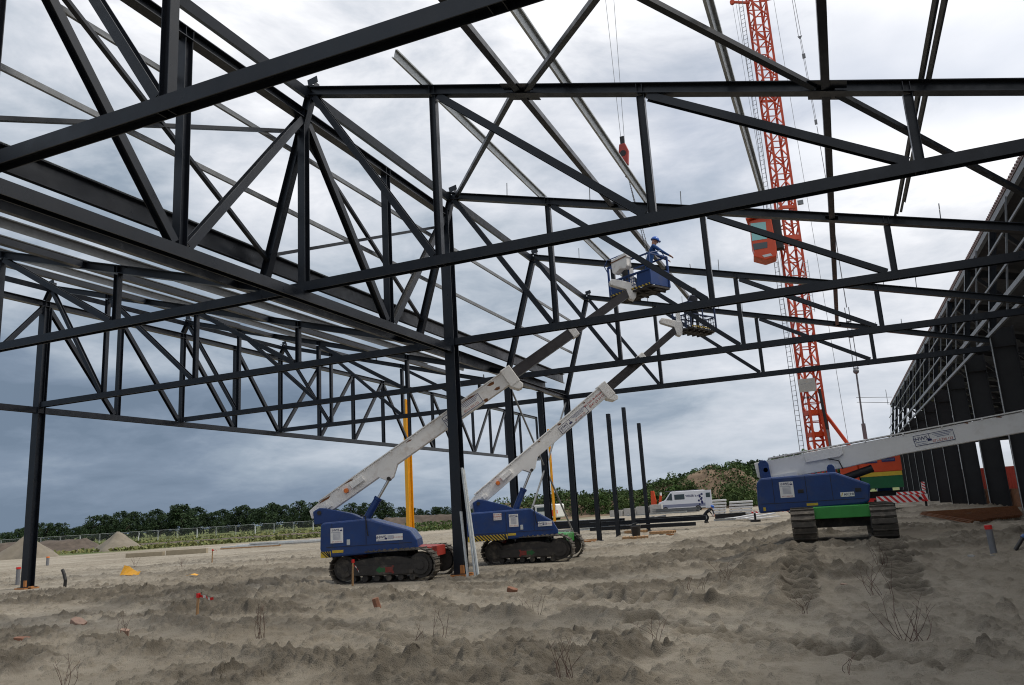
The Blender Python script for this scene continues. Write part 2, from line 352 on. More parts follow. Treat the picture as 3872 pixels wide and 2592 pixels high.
def ground_full(x, y):
    h = ground_base(x, y); cz = clearzone(x, y)
    near = 1-ss(40, 75, np.hypot(x-10, y))
    big = (fbm(x, y, 9.0, 3)-0.5)*0.08
    zone = ss(0.50, 0.62, fbm(x+40, y*1.5+11, 2.9, 4))          # rough, dug-over sand
    zone = zone*(1-0.72*ss(17.5, 23, y)*(1-ss(2.5, 5.0, x)))*(1-0.9*ss(10.9, 11.8, x+0.4*(fbm(x, y, 1.0, 2)-0.5))*(1-ss(17.5, 19.5, y)))*(1-0.5*ss(30, 40, y))
    ridg = 1-np.abs(2*fbm(x, y, 0.9, 4, 0.55)-1)
    wx = x+(fbm(x, y, 0.16, 2)-0.5)*0.10; wy = y+(fbm(x+8, y, 0.16, 2)-0.5)*0.10
    dn = 0.12+0.12*ss(0.45, 0.62, fbm(x+12, y+16, 2.2, 2))+0.70*zone*ss(0.35, 0.65, fbm(x+2, y+6, 1.3, 3))
    cl = clods(wx, wy, 0.34, 5, dn*0.8)*0.34*0.62+clods(wx, wy, 0.17, 9, dn+0.06)*0.17*0.95+clods(wx, wy, 0.09, 23, dn+0.10)*0.09*1.1
    clump = (ridg**2.2-0.42)*0.13*zone+(fbm(x+3, y, 0.34, 5, 0.62)-0.5)*0.14*zone+0.85*cl*near*(1-0.6*cz)
    calm = (fbm(x, y, 0.55, 4, 0.6)-0.5)*0.055*(1-zone)+(fbm(x, y, 0.20, 3, 0.6)-0.5)*0.030*ss(0.40, 0.62, fbm(x+31, y+3, 1.8, 2))
    fine = (fbm(x+9, y+4, 0.10, 3, 0.7)-0.5)*0.060*(0.16+0.84*zone)
    damp_shade = np.clip(zone*0.62*(0.3+1.4*fbm(x+1, y+2, 0.5, 4))+np.minimum(cl*4.0, 0.40), 0, 0.78)  # moisture of dug sand plus painted-in shading of clods and rough lumps
    h = h+(big+clump+calm+fine)*(1-0.75*cz)*(0.35+0.65*near)
    def local(pts, pad):
        xs = [q[0] for q in pts]; ys_ = [q[1] for q in pts]
        return (x > min(xs)-pad) & (x < max(xs)+pad) & (y > min(ys_)-pad) & (y < max(ys_)+pad)
    for pts, hw, ht in BERMS:
        k = local(pts, hw*2.6+0.3)
        if not k.any(): continue
        xx, yy = x[k], y[k]
        d, a = seg_dist(xx+(fbm(xx, yy, 0.7, 2)-0.5)*0.35, yy+(fbm(xx+5, yy, 0.7, 2)-0.5)*0.35, pts)
        g = np.exp(-(d/hw)**2)*(0.55+0.9*fbm(xx*1.3, yy*1.3, 0.45, 3))*(1-cz[k])
        h[k] += g*ht*0.66*(1+0.8*(fbm(xx, yy, 0.17, 4, 0.65)-0.5))+np.clip(g, 0, 1)*(clods(xx, yy, 0.22, 41, 0.75)*0.22*0.7+clods(xx, yy, 0.10, 47, 0.8)*0.10*0.9); damp_shade[k] = np.maximum(damp_shade[k], np.clip(g*0.7, 0, 0.62)*(0.5+0.9*fbm(xx+3, yy, 0.4, 3)))
    for pts, w, dep, mo in PRINTS:
        kk_ = local(pts, 1.2)
        if not kk_.any(): continue
        xx, yy = x[kk_], y[kk_]
        d, a = seg_dist(xx, yy, pts); tot = sum(math.hypot(q[0]-p_[0], q[1]-p_[1]) for p_, q in zip(pts[:-1], pts[1:]))
        k = (1-ss(w*0.38, w*0.62, d+(fbm(xx, yy, 0.3, 3)-0.5)*0.26))*(0.55+0.7*ss(0.30, 0.58, fbm(xx+7, yy, 0.8, 3)))*(1-ss(tot-1.6, tot-0.02, a+(fbm(xx, yy, 0.5, 2)-0.5)*1.6)); k = np.clip(k, 0, 1)
        ph = a/0.30+0.1*np.sin(a*3.1)+0.35*(fbm(xx, yy, 0.6, 2)-0.5)
        rid = (0.5+0.5*np.cos(2*math.pi*ph))**1.3
        h[kk_] += -k*dep+k*rid*0.105*(0.4+1.2*fbm(xx, yy, 0.2, 3))+np.exp(-((d-w*0.62)/0.12)**2)*0.05*fbm(xx, yy, 0.25, 3)*2
        damp_shade[kk_] = np.maximum(damp_shade[kk_]*(1-0.3*k), np.minimum(k*1.25, 1)*mo*(1.0-0.38*rid))
    return h, np.clip(damp_shade, 0, 1)
_CH = {}
def gz(x, y):
    h, w = ground_full(np.array([[float(x)]]), np.array([[float(y)]])); return float(h[0, 0])
def make_ground():
    us = np.concatenate([-1.65-np.geomspace(0.02, 70, 46)[::-1], np.arange(-1.65, 0.52, 0.0023), 0.52+np.geomspace(0.02, 70, 46)])
    ys = np.concatenate([-np.geomspace(1, 400, 14)[::-1], np.linspace(0, 5.6, 16), np.geomspace(5.75, 58, 860), np.geomspace(59, 3500, 90)])
    Wd = np.maximum(ys, 5.0)
    X = 10.0+Wd[:, None]*us[None, :]; Y = np.repeat(ys[:, None], len(us), 1)
    Hh, damp_shade = ground_full(X, Y)
    nr, nc = X.shape; co = np.stack([X, Y, Hh], -1).reshape(-1, 3).astype(np.float32)
    idx = np.arange(nr*nc).reshape(nr, nc); q = np.stack([idx[:-1, :-1], idx[:-1, 1:], idx[1:, 1:], idx[1:, :-1]], -1).reshape(-1, 4)
    me = bpy.data.meshes.new('ground'); me.vertices.add(len(co)); me.vertices.foreach_set('co', co.ravel())
    me.loops.add(q.size); me.loops.foreach_set('vertex_index', q.ravel().astype(np.int32))
    me.polygons.add(len(q)); me.polygons.foreach_set('loop_start', np.arange(0, q.size, 4, dtype=np.int32)); me.polygons.foreach_set('loop_total', np.full(len(q), 4, dtype=np.int32))
    me.polygons.foreach_set('use_smooth', np.ones(len(q), dtype=bool)); me.update(calc_edges=True)
    a = me.attributes.new('damp_shade', 'FLOAT', 'POINT'); a.data.foreach_set('value', damp_shade.ravel().astype(np.float32))
    # meadow beyond the site fence
    fx, fy = -118.0, 132.0; nx_, ny_ = -0.55, 0.835
    gr = ss(88, 97, np.hypot(X-10, Y)+(fbm(X, Y, 14.0, 3)-0.5)*16)*(1-ss(-25, -12, X)*(1-ss(104, 110, Y)))
    a = me.attributes.new('grass', 'FLOAT', 'POINT'); a.data.foreach_set('value', gr.ravel().astype(np.float32))
    m = bpy.data.materials.new('site_sand'); m.use_nodes = True; t = m.node_tree; b = t.nodes['Principled BSDF']; L = t.links.new
    b.inputs['Roughness'].default_value = 0.93; b.inputs['Specular IOR Level'].default_value = 0.2
    tcn = t.nodes.new('ShaderNodeTexCoord')
    def noise(s, d=6, r=0.6):
        n = t.nodes.new('ShaderNodeTexNoise'); L(tcn.outputs['Object'], n.inputs['Vector']); n.inputs['Scale'].default_value = s; n.inputs['Detail'].default_value = d; n.inputs['Roughness'].default_value = r; return n.outputs['Fac']
    def mp(f, a_, b_, lo=0, hi=1):
        n = t.nodes.new('ShaderNodeMapRange'); L(f, n.inputs[0])
        for i, v in enumerate((a_, b_, lo, hi)): n.inputs[i+1].default_value = v
        return n.outputs[0]
    def mixc(f, a_, b_):
        n = t.nodes.new('ShaderNodeMix'); n.data_type = 'RGBA'; L(f, n.inputs[0])
        for i, v in ((6, a_), (7, b_)):
            if isinstance(v, tuple): n.inputs[i].default_value = (*v, 1)
            else: L(v, n.inputs[i])
        return n.outputs[2]
    def mth(op, a_, b_):
        n = t.nodes.new('ShaderNodeMath'); n.operation = op; n.use_clamp = True
        for i, v in enumerate((a_, b_)):
            if isinstance(v, (int, float)): n.inputs[i].default_value = v
            else: L(v, n.inputs[i])
        return n.outputs[0]
    aw = t.nodes.new('ShaderNodeAttribute'); aw.attribute_name = 'damp_shade'; ag = t.nodes.new('ShaderNodeAttribute'); ag.attribute_name = 'grass'
    dry = mixc(mp(noise(0.5, 5), 0.35, 0.65), (0.290, 0.260, 0.211), (0.385, 0.350, 0.290))
    dry = mixc(mp(noise(0.13, 5), 0.42, 0.62), dry, (0.250, 0.220, 0.173))
    dry = mixc(mp(noise(2.6, 7, 0.68), 0.50, 0.66, 0, 0.55), dry, (0.190, 0.162, 0.122))
    moist_shaded = mixc(mp(noise(1.1, 6), 0.35, 0.68), (0.100, 0.086, 0.068), (0.178, 0.157, 0.124))  # moist sand colour, also carries the painted shade of the rough clumps
    wf = mth('MULTIPLY', mp(aw.outputs['Fac'], 0.08, 0.75), mp(noise(2.2, 7, 0.7), 0.28, 0.55, 0.55, 1.0))
    c = mixc(wf, dry, moist_shaded)
    c = mixc(mp(aw.outputs['Fac'], 0.78, 0.98, 0, 0.85), c, (0.062, 0.052, 0.040))
    c = mixc(mp(noise(45, 3, 0.7), 0.60, 0.75, 0, 0.45), c, (0.10, 0.08, 0.058))      # crumbs and specks
    gcol = mixc(mp(noise(0.12, 6), 0.38, 0.62), (0.060, 0.095, 0.026), (0.135, 0.140, 0.052))
    c = mixc(ag.outputs['Fac'], c, gcol)
    L(c, b.inputs['Base Color'])
    bn = t.nodes.new('ShaderNodeBump'); bn.inputs['Strength'].default_value = 1.0; bn.inputs['Distance'].default_value = 0.035
    hs = t.nodes.new('ShaderNodeMath'); hs.operation = 'ADD'; L(noise(14, 8, 0.65), hs.inputs[0]); L(noise(70, 4, 0.6), hs.inputs[1]); L(hs.outputs[0], bn.inputs['Height']); L(bn.outputs[0], b.inputs['Normal'])
    me.materials.append(m)
    o = bpy.data.objects.new('ground', me); COL.objects.link(o); o['kind'] = 'structure'
    return o
make_ground()

# ------------------------------------------------------------------ steel frame of the new hall
YC, S_ = 20.0936, 6.8866
def YK(k): return YC+k*S_
ZB = 6.606; ZSL = -0.27294; X1 = 3.292; Z1 = 10.310
def zroof(x, off=0.0): return Z1+ZSL*(x-off-X1)
OFF = -17.333
XS, ZS = 0.227, 11.147          # eave end of a top chord
XL, ZL = -1.138, 6.70           # foot of the leaning end post
VX = [3.292, 7.571, 11.851]; XE = 16.13
st = M['steel']
def member(name, parent, p, q, h, b, upv=(0, 0, 1), tf=0.014, tw=0.012):
    m = MB(); m.ibeam(p, q, h, b, tf, tw, upv); return m.build(name, st, parent)
def roof_truss(k, off, label, full=True, rods=True, name='roof_truss', group='roof trusses of the new steel hall'):
    Y = YK(k); t = thing(name, label, 'roof truss', (off, Y, ZB), 0, group)
    P = lambda x, z, dy=0.0: (x+off, Y+dy, z)
    xq = 15.86 if off == 0 else XE+0.10
    m = MB(); m.ibeam(P(XS, ZS), P(xq, zroof(xq)+0.02), 0.20, 0.20, 0.016, 0.012)
    for x in VX+[5.2, 10.67]:       # web stiffeners at the nodes
        for s in (-0.05, 0.05):
            z = zroof(x+s); m.box(P(x+s, z, 0), (0.010, 0.19, 0.165))
    m.build('top_chord', st, t)
    x0 = XL+0.10 if off == 0 else 0.13
    m = MB(); m.ibeam(P(x0, ZB), P(15.86 if off == 0 else XE+0.155, ZB), 0.19, 0.20, 0.014, 0.012, (0, 1, 0))
    for x in VX:
        for s in (-0.08, 0.08): m.box(P(x+s, ZB), (0.010, 0.16, 0.185))
    m.build('bottom_chord', st, t)
    for x in VX: member('post', t, P(x, ZB+0.10), P(x, zroof(x)-0.105), 0.14, 0.14, (1, 0, 0), 0.010, 0.008)
    ends = [((XS+0.10, ZS-0.16), (VX[0]-0.12, ZB+0.12)), ((VX[0]+0.13, zroof(VX[0])-0.16), (VX[1]-0.13, ZB+0.11)), ((VX[1]+0.13, zroof(VX[1])-0.16), (VX[2]-0.16, ZB+0.11))]
    for a, b in ends: member('diagonal', t, P(*a), P(*b), 0.14, 0.14, (0, 1, 0), 0.010, 0.008)
    member('end_post', t, P(XL, ZL) if off == 0 else P(-0.02, 10.66), P(XS-0.03, ZS-0.12), 0.19, 0.17, (1, 0, 0), 0.012, 0.010)
    m = MB(); m.box(P(XS-0.02, ZS+0.12), (0.32, 0.20, 0.014), Euler((0, R(12), 0)).to_matrix()); m.box(P(XS-0.05, ZS+0.005), (0.014, 0.20, 0.22))
    m.box(P(XS+0.14, ZS+0.115), (0.014, 0.19, 0.16)); m.box(P(XS+0.10, ZS+0.20, -0.09), (0.26, 0.012, 0.16), Euler((0, R(-10), 0)).to_matrix()); m.build('eave_bracket', st, t)
    if rods:
        for x in (2.05, 4.55, 7.05, 9.45, 13.0):
            m = MB(); z = zroof(x)+0.10; m.tube(P(x, z), P(x+0.02, z+0.42), 0.013, 6); m.build('safety_rod', M['galvd'], t)
    for x in (3.1, 6.15, 9.18, 12.15):
        m = MB(); z = zroof(x)+0.10; m.box(P(x-0.06, z+0.09), (0.012, 0.12, 0.18)); m.build('purlin_cleat', st, t)
    return t
RT = ['nearest roof truss, its thick lower chord sweeping up across the top left corner', 'second roof truss, upper chord running level through the gusset of the roof cross bracing',
      'roof truss carried on top of the big central column', 'roof truss just behind the blue clad worker in the lift basket', 'farthest roof truss of the open bay, joined to the dark hall on its right']
for i, k in enumerate((-2, -1, 0, 1, 2)): roof_truss(k, 0.0, RT[i], rods=k >= 0)
LTL = ['left bay roof truss with galvanised purlins over it, nearest of the left row', 'left bay roof truss starting at the tall outer column',
       'left bay roof truss crossing in front of the top of the yellow mast', 'lowest looking left bay roof truss, the last before the far corner column']
for i, k in enumerate((-1, 0, 1, 2)): roof_truss(k, OFF, LTL[i], rods=False, group='roof trusses of the left bay')
def girder(X, ks, ztop, label, k0, pattern):
    t = thing('lattice_girder', label, 'girder', (X, YK(k0), ZB))
    ya, yb = YK(ks[0]), YK(ks[-1])
    m = MB(); m.ibeam((X, ya, ZB-0.2), (X, yb, ZB-0.2), 0.19, 0.22, 0.016, 0.012, (1, 0, 0)); m.build('bottom_chord', st, t)
    m = MB(); m.ibeam((X, ya, ztop), (X, yb, ztop), 0.22, 0.22, 0.018, 0.012)
    for k in ks:
        for s in (-0.09, 0.09): m.box((X, YK(k)+s, ztop), (0.20, 0.010, 0.182))
    m.build('top_chord', st, t)
    for k in ks: member('post', t, (X, YK(k), ZB-0.10), (X, YK(k), ztop-0.11), 0.18, 0.18, (0, 1, 0), 0.012, 0.010)
    for a, b in pattern:      # (k at bottom, k at top)
        s = 0.16 if b > a else -0.16
        member('diagonal', t, (X, YK(a)+s, ZB-0.06), (X, YK(b)-s*0.7, ztop-0.14), 0.16, 0.16, (1, 0, 0), 0.012, 0.010)
    return t
girder(0.0, [-3, -2.5, -2, -1.5, -1, -0.5, 0], 10.63, 'long lattice girder overhead that meets the top of the big central column', 0,
       [(-2.5, -3), (-2.5, -2), (-1.5, -2), (-1.5, -1), (-0.5, -1), (-0.5, 0)])
fk = [-1.5, -1, -0.5, 0, 0.5, 1, 1.5, 2, 2.5, 3, 3.5, 4, 4.5, 5, 5.5, 6, 6.5, 7, 7.65]
girder(OFF, fk, 10.52, 'outer lattice girder running away on the left over the tall outer column', 0,
       [(-0.5, 0), (-0.5, -1), (0.5, 0), (1, 0.5), (1.5, 1), (2, 1.5), (2, 2.5), (2.5, 3), (3, 3.5), (4, 3.5), (4.5, 4), (5, 4.5), (5.5, 5), (5.5, 6), (6, 6.5), (6.5, 7)])
def column(x, y, ztop, w, label, name='steel_column', z0=0.0, base=True, group=None, shim=False):
    t = thing(name, label, 'column', (x, y, z0), 0, group)
    m = MB(); m.ibeam((x, y, z0+0.02), (x, y, ztop), w, w, 0.020, 0.014, (0, 1, 0)); m.build('shaft', st, t)
    m = MB(); m.box((x, y, z0+0.011), (w+0.14, w+0.14, 0.022)); m.build('base_plate', st, t)
    if shim:
        m = MB(); m.box((x, y-0.02, z0-0.03), (w+0.22, w+0.26, 0.06)); m.box((x+0.33, y-0.10, z0+0.02), (0.16, 0.12, 0.05)); m.box((x+0.12, y-w/2-0.03, z0+0.14), (0.11, 0.05, 0.22)); m.build('timber_packing', M['woodo'], t)
    return t
column(0.0, YC, 10.72, 0.31, 'big central steel column with zinc profiles leaning on its foot', shim=True, z0=0.06)
column(OFF, YC, 10.38, 0.31, 'tall outer column at the left edge, standing alone on the sand', shim=True, z0=0.04)
XCOL = -1.14
column(XCOL, YK(1), 6.46, 0.24, 'column rising behind the cab of the second blue lift, under a level beam')
column(XCOL, YK(1.5), 6.46, 0.24, 'column carrying the crossed wind bracing at its middle')
column(XCOL, YK(2), 6.70, 0.24, 'corner column under the end of the farthest truss')
pl = ['free standing post next to the corner column, its top reaching a truss chord', 'free standing post, second of the four bare posts', 'tallest topped free standing post, third of the four bare posts', 'shortest looking free standing post, last of the four bare posts']
for i, (k, zt) in enumerate(((2.5, 6.48), (3, 6.45), (3.5, 7.13), (4, 6.48))): column(XCOL, YK(k), zt, 0.20, pl[i], 'steel_post', group='bare posts beyond the corner column')
# edge beam over the end columns, gutter plate, valley panel
m = MB(); m.ibeam((XCOL, YK(1)-0.15, 6.58), (XCOL, YK(2)-0.14, 6.58), 0.19, 0.19, 0.014, 0.012); tag(m.build('edge_beam', st), 'level edge beam on top of the columns behind the lifts', 'beam')
m = MB(); m.chan((-1.78, -4.0, 7.05), (-1.78, 32.9, 7.05), 0.40, 0.10, 0.012, flip=1); tag(m.build('gutter_plate', st), 'wide dark gutter plate along the low edge of the left roof', 'gutter')
m = MB(); m.chan((-1.30, -4.0, 7.50), (-1.30, YK(2)+0.2, 7.50), 0.42, 0.09, 0.012, flip=1); t = m.build('valley_panel', st); tag(t, 'dark valley panel with zinc top strip at the foot of the leaning posts', 'panel')
m = MB(); m.chan((-1.345, -4.0, 7.735), (-1.345, YK(2)+0.1, 7.735), 0.035, 0.10, 0.006, flip=1); m.build('zinc_strip', M['galv'], t)
for off, lab in ((0.0, 'eave channel along the high edge of the open roof bay'), (OFF, 'eave channel along the high edge of the left roof bay')):
    m = MB(); x = XS-0.02+off; m.chan((x, -4.0 if off == 0 else 8, 11.08), (x, YK(2)+0.25, 11.08), 0.20, 0.12, 0.014, upv=(0.28, 0, 0.96), flip=-1); tag(m.build('eave_channel', st), lab, 'beam')
# zinc wall rails on the leaning posts
for s, lab in ((0.435, 'lower thin zinc wall rail on the leaning end posts'), (0.715, 'upper thin zinc wall rail on the leaning end posts')):
    x = XL+(XS-XL)*s-0.14; z = ZL+(ZS-ZL)*s
    m = MB(); m.chan((x, -2.0, z), (x, YK(2), z), 0.10, 0.05, 0.006, flip=-1); tag(m.build('wall_rail', M['galvd']), lab, 'rail', 'zinc wall rails')
# bracing in the plane of the leaning posts
def onstrut(s, k): return (XL+(XS-XL)*s-0.03, YK(k), ZL+(ZS-ZL)*s)
def brace(p, q, lab, w=0.09, name='brace_bar', mt=None, group='wind bracing bars'):
    m = MB(); m.bar(p, q, w, w*0.8); return tag(m.build(name, mt or st), lab, 'brace', group)
brace(onstrut(0.2, -2), onstrut(0.80, -1), 'thin brace bar with bolted joint crossing the top left behind the nearest truss')
brace(onstrut(0.85, -2), onstrut(0.155, -1), 'steep brace bar ending at the foot of a leaning post near the girder')
brace(onstrut(0.18, -1), onstrut(0.80, 0), 'brace bar rising to the back of the central column')
brace(onstrut(0.80, -1), onstrut(0.16, 0), 'brace bar falling to the valley panel left of the central column')
# roof plane: ties and cross bracing
def onroof(x, y, d=0.0, off=0.0): return (x+off, y, zroof(x)+d)
for x, y0, y1, lab in ((5.2, 3.0, YK(2), 'dark tie tube running away over the open bay through the gusset plate'), (10.67, 3.0, YK(2)+0.9, 'dark tie tube running away over the open bay in front of the crane mast')):
    m = MB()
    seg = [y0]+[YK(k) for k in (-2, -1, 0, 1, 2)]
    for k in (-2, -1, 0, 1):
        m.bar(onroof(x, YK(k)+0.11), onroof(x, YK(k+1)-0.11), 0.13, 0.13)
        for s in (0.11, S_-0.11): m.box(onroof(x, YK(k)+s), (0.30, 0.20, 0.012), Euler((0, math.atan(-ZSL), 0)).to_matrix())
    tag(m.build('tie_tube', st), lab, 'tie', 'roof tie tubes')
for off in (OFF,):
    for x, lab in ((5.2, 'dark tie tube between the left bay trusses, nearer the outer column'), (10.67, 'dark tie tube between the left bay trusses, nearer the central column')):
        m = MB()
        for k in (-2, -1, 0, 1): m.bar(onroof(x, YK(k)+0.11, 0, off), onroof(x, YK(k+1)-0.11, 0, off), 0.15, 0.15)
        tag(m.build('tie_tube', st), lab, 'tie', 'roof tie tubes')
for a, b, lab in (((0.45, 0), (5.0, -1), 'cross brace falling left from the roof gusset plate to the central column'), ((5.4, -1), (10.5, -2), 'cross brace rising from the roof gusset plate out of the top of the view'),
                  ((5.4, -2), (10.5, -1), 'cross brace falling from the top edge to the tie tube before the crane'), ((10.85, -1), (15.9, 0), 'cross brace falling right from the tie tube to the dark hall')):
    s = 0.12 if b[1] > a[1] else -0.12
    brace(onroof(a[0], YK(a[1])+s, -0.03), onroof(b[0], YK(b[1])-s, -0.03), lab, 0.11, group='roof cross bracing bars')
for x, k in ((5.2, -1), (10.67, -1)):
    m = MB()
    for s in (-0.16, 0.16): m.box(onroof(x+0.02, YK(k)+s*1.35, -0.02), (0.62, 0.26, 0.014), Euler((0, math.atan(-ZSL), 0)).to_matrix())
    tag(m.build('gusset_plate', st), 'bolted gusset plate at the roof crossing on the second truss, '+('below the hook block' if x < 6 else 'beside the crane mast'), 'plate')
# galvanised purlins
def purlin(x, y0, y1, off, lab, h=0.17, mt=None, grp='galvanised roof purlins of the open bay'):
    m = MB(); d = 0.10+0.02+h/2
    a, b = onroof(x, y0, d, off), onroof(x, y1, d, off); t_ = 0.008; H = h/2
    for (x0, x1, z0, z1) in ((-t_/2, t_/2, -H, H), (t_/2, 0.05, H-t_, H), (-0.05, -t_/2, -H, -H+t_), (0.05-t_, 0.05, H-0.025, H-t_), (-0.05, -0.05+t_, -H+t_, -H+0.025)):
        m.prism([(x0, z0), (x1, z0), (x1, z1), (x0, z1)], a, b, (0.27, 0, 1))
    tag(m.build('purlin', mt or M['galv']), lab, 'purlin', grp)
purlin(3.1, 12.0, 20.45, 0, 'zinc purlin with a free cut end, nearest the central column')
purlin(6.15, 3.0, 20.35, 0, 'zinc purlin passing right beside the red hook block')
purlin(9.18, 3.0, 19.6, 0, 'zinc purlin slanting down left of the crane mast')
purlin(12.11, 3.0, 20.6, 0, 'longer of the two zinc purlins side by side on the right, ending in free air', h=0.26, mt=M['galvd'])
purlin(12.215, 3.0, 19.7, 0, 'shorter of the two zinc purlins side by side on the right', h=0.26, mt=M['galvd'])
purlin(3.1, 24.3, 30.0, 0, 'short zinc purlin reaching out left of the first lift basket')
grp = 'galvanised roof purlins of the left bay'
for x, y0, y1, lab in ((12.15, -4, 31.6, 'widest looking zinc purlin of the left bay, next to the gutter plate'), (9.18, -4, 33.6, 'second zinc purlin of the left bay from the gutter plate'),
                       (6.15, -4, 29.6, 'third zinc purlin of the left bay from the gutter plate'), (3.1, -4, 27.2, 'zinc purlin of the left bay nearest the outer column')):
    purlin(x, y0, y1, OFF, lab, 0.22, M['galvd'], grp=grp)
# crossed wind bracing between the end columns
tp = (XCOL, YK(1)+0.13, 6.35); te = (XCOL, YK(2)-0.13, 6.35); bo = (XCOL, YK(1)+0.13, 0.3); be = (XCOL, YK(2)-0.13, 0.3); mid = 3.3
for p, q, lab in ((tp, (XCOL, YK(1.5)-0.16, mid+0.12), 'brace rod from the lift side column top to the middle joint'), ((XCOL, YK(1.5)+0.16, mid-0.12), be, 'brace rod from the middle joint to the foot of the corner column'),
                  (te, (XCOL, YK(1.5)+0.16, mid+0.12), 'brace rod from the corner column top to the middle joint'), ((XCOL, YK(1.5)-0.16, mid-0.12), bo, 'brace rod from the middle joint down behind the second lift')):
    brace(p, q, lab, 0.06, 'brace_rod', M['galvd'], 'crossed brace rods on the end columns')
# zinc profiles leaning on the central column
for i, (fx, fy, tx, ty, tz, lab) in enumerate(((0.62, 19.72, 0.215, 20.03, 2.95, 'longest zinc profile leaning on the central column'), (0.70, 19.74, 0.225, 20.10, 2.90, 'zinc profile leaning close beside the longest one'), (0.40, 19.70, 0.19, 19.88, 1.75, 'short zinc profile leaning low on the central column'))):
    m = MB(); m.chan((fx, fy, gz(fx, fy)+0.01), (tx, ty, tz), 0.075, 0.045, 0.006, upv=(0, 1, 0)); tag(m.build('zinc_profile', M['galv']), lab, 'profile', 'zinc profiles leaning on the central column')
# ------------------------------------------------------------------ finished dark hall on the right
hall = thing('steel_hall', 'long dark hall frame on the right with sloping facade rails and a roof', 'building', (16.3, 30, 0.45))
GH = 0.45
def hpart(mb, name, mt): return mb.build(name, mt, hall)
kk = list(range(-3, 13))
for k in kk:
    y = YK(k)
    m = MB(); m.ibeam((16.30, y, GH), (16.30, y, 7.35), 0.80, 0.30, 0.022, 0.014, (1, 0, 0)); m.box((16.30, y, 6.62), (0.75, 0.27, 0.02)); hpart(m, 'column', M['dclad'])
    m = MB(); m.box((15.885, y-0.135, 3.75), (0.020, 0.035, 6.6)); hpart(m, 'edge_highlight_strip', M['galv'])  # added pale strip, stands in for sky light caught on the flange edge
    m = MB(); m.ibeam((16.05, y, 7.36), (16.72, y, 11.45), 0.24, 0.20, 0.014, 0.010, (1, 0, 0)); hpart(m, 'facade_post', st)
    m = MB(); m.ibeam((16.80, y, 11.20), (33.2, y, 6.75), 0.34, 0.20); m.ibeam((16.75, y, 6.40), (33.2, y, 6.40), 0.24, 0.22)
    for i in range(4):
        xa = 17.0+4*i; m.bar((xa, y, 11.0-0.27*(xa-16.8)), (xa+3.9, y, 6.5), 0.16)
    hpart(m, 'roof_beam', M['dclad'])
    m = MB(); m.ibeam((33.3, y, GH), (33.3, y, 6.3), 0.4, 0.3, 0.02, 0.014, (1, 0, 0)); hpart(m, 'rear_column', M['dclad'])
Y0, Y1 = -8.0, 108.0
for x, z, h, b, mt in ((15.84, 7.06, 0.12, 0.08, 'galvd'), (15.90, 7.76, 0.17, 0.08, 'galvd'), (16.10, 8.82, 0.08, 0.05, 'galvd'), (16.32, 10.12, 0.08, 0.05, 'galvd')):
    m = MB(); m.chan((x, Y0, z), (x, Y1, z), h, b, 0.012, flip=1); hpart(m, 'facade_rail', M[mt])
for k in np.arange(-3, 12.9, 0.5):
    y = YK(float(k))+0.22
    m = MB(); m.bar((15.99, y, 7.15), (16.64, y, 11.4), 0.05, 0.06); hpart(m, 'facade_stud', M['galvd'])
m = MB(); m.bar((16.76, Y0, 11.50), (16.76, Y1, 11.50), 0.16, 0.24); hpart(m, 'eave_trim', M['galvd'])
prof = []; m = MB(); n = 60
m.box2((16.66, Y0, 11.66), (17.0, Y1, 11.74)); 
for i in range(430): m.box((16.69, Y0+0.135+i*0.27, 11.765), (0.16, 0.12, 0.05))
hpart(m, 'deck_edge', M['deck'])
m = MB(); a = Vector((16.90, 0, 11.56)); b_ = Vector((33.6, 0, 6.95)); an = math.atan2(a.z-b_.z, b_.x-a.x)
m.box(((a.x+b_.x)/2, (Y0+Y1)/2, (a.z+b_.z)/2), ((b_-a).length, Y1-Y0, 0.08), Euler((0, an, 0)).to_matrix()); hpart(m, 'roof', M['dclad'])
m = MB(); m.box2((33.55, Y0, 4.3), (33.65, Y1, 6.9)); m.box2((16.9, Y1-0.1, 6.3), (33.5, Y1, 7.2)); hpart(m, 'rear_cladding', M['dclad'])
m = MB(); m.box2((16.75, Y0, 0.2), (16.95, YK(6), 1.30)); hpart(m, 'base_wall', M['rust'])
m = MB(); m.box2((17.0, Y0, 0.3), (33.3, Y1, 0.62)); hpart(m, 'floor_slab', M['conc'])
for k, (za, zb) in ((1, (5.4, 3.1)), (2, (5.2, 3.0)), (0, (5.2, 3.0)), (-1, (5.2, 3.0))):
    m = MB(); m.bar((17.0, YK(k)-6.6, za-2.6), (17.0, YK(k)-0.2, za), 0.12); hpart(m, 'wall_brace', M['galvd'])
m = MB()
for p, q in (((16.4, 107.5, 11.7), (16.4, 107.5, 13.6)), ((12.9, 107.5, 13.0), (17.0, 107.5, 12.6)), ((12.9, 107.5, 12.4), (16.6, 107.5, 11.95))): m.tube(p, q, 0.035, 6)
hpart(m, 'edge_guard_rods', M['galvd'])
# ------------------------------------------------------------------ mobile tower crane
cz = 0.45
CR = thing('tower_crane', 'tall orange red lattice tower crane with a glazed cab and thin ladder', 'crane', (9.0, 50.0, cz))
cr = M['crane']; mc = Vector((9.0, 50.0, 0)); ang = R(24); hw = 0.46
def mp_(i, z): 
    a = ang+math.pi/4+i*math.pi/2; r = hw*math.sqrt(2); return mc+Vector((r*math.cos(a), r*math.sin(a), z))
m = MB()
for i in range(4): m.bar(mp_(i, 2.2), mp_(i, 37.5), 0.15, upv=(1, 0, 0))
m.build('mast_chords', cr, CR)
m = MB(); z = 2.4; j = 0; dzs = 1.12
while z < 37:
    for i in range(4):
        a, b = i, (i+1) % 4
        if j % 2: a, b = b, a
        m.bar(mp_(a, z+0.08), mp_(b, z+dzs-0.10), 0.075); m.bar(mp_(a, z), mp_(b, z), 0.055)
    z += dzs; j += 1
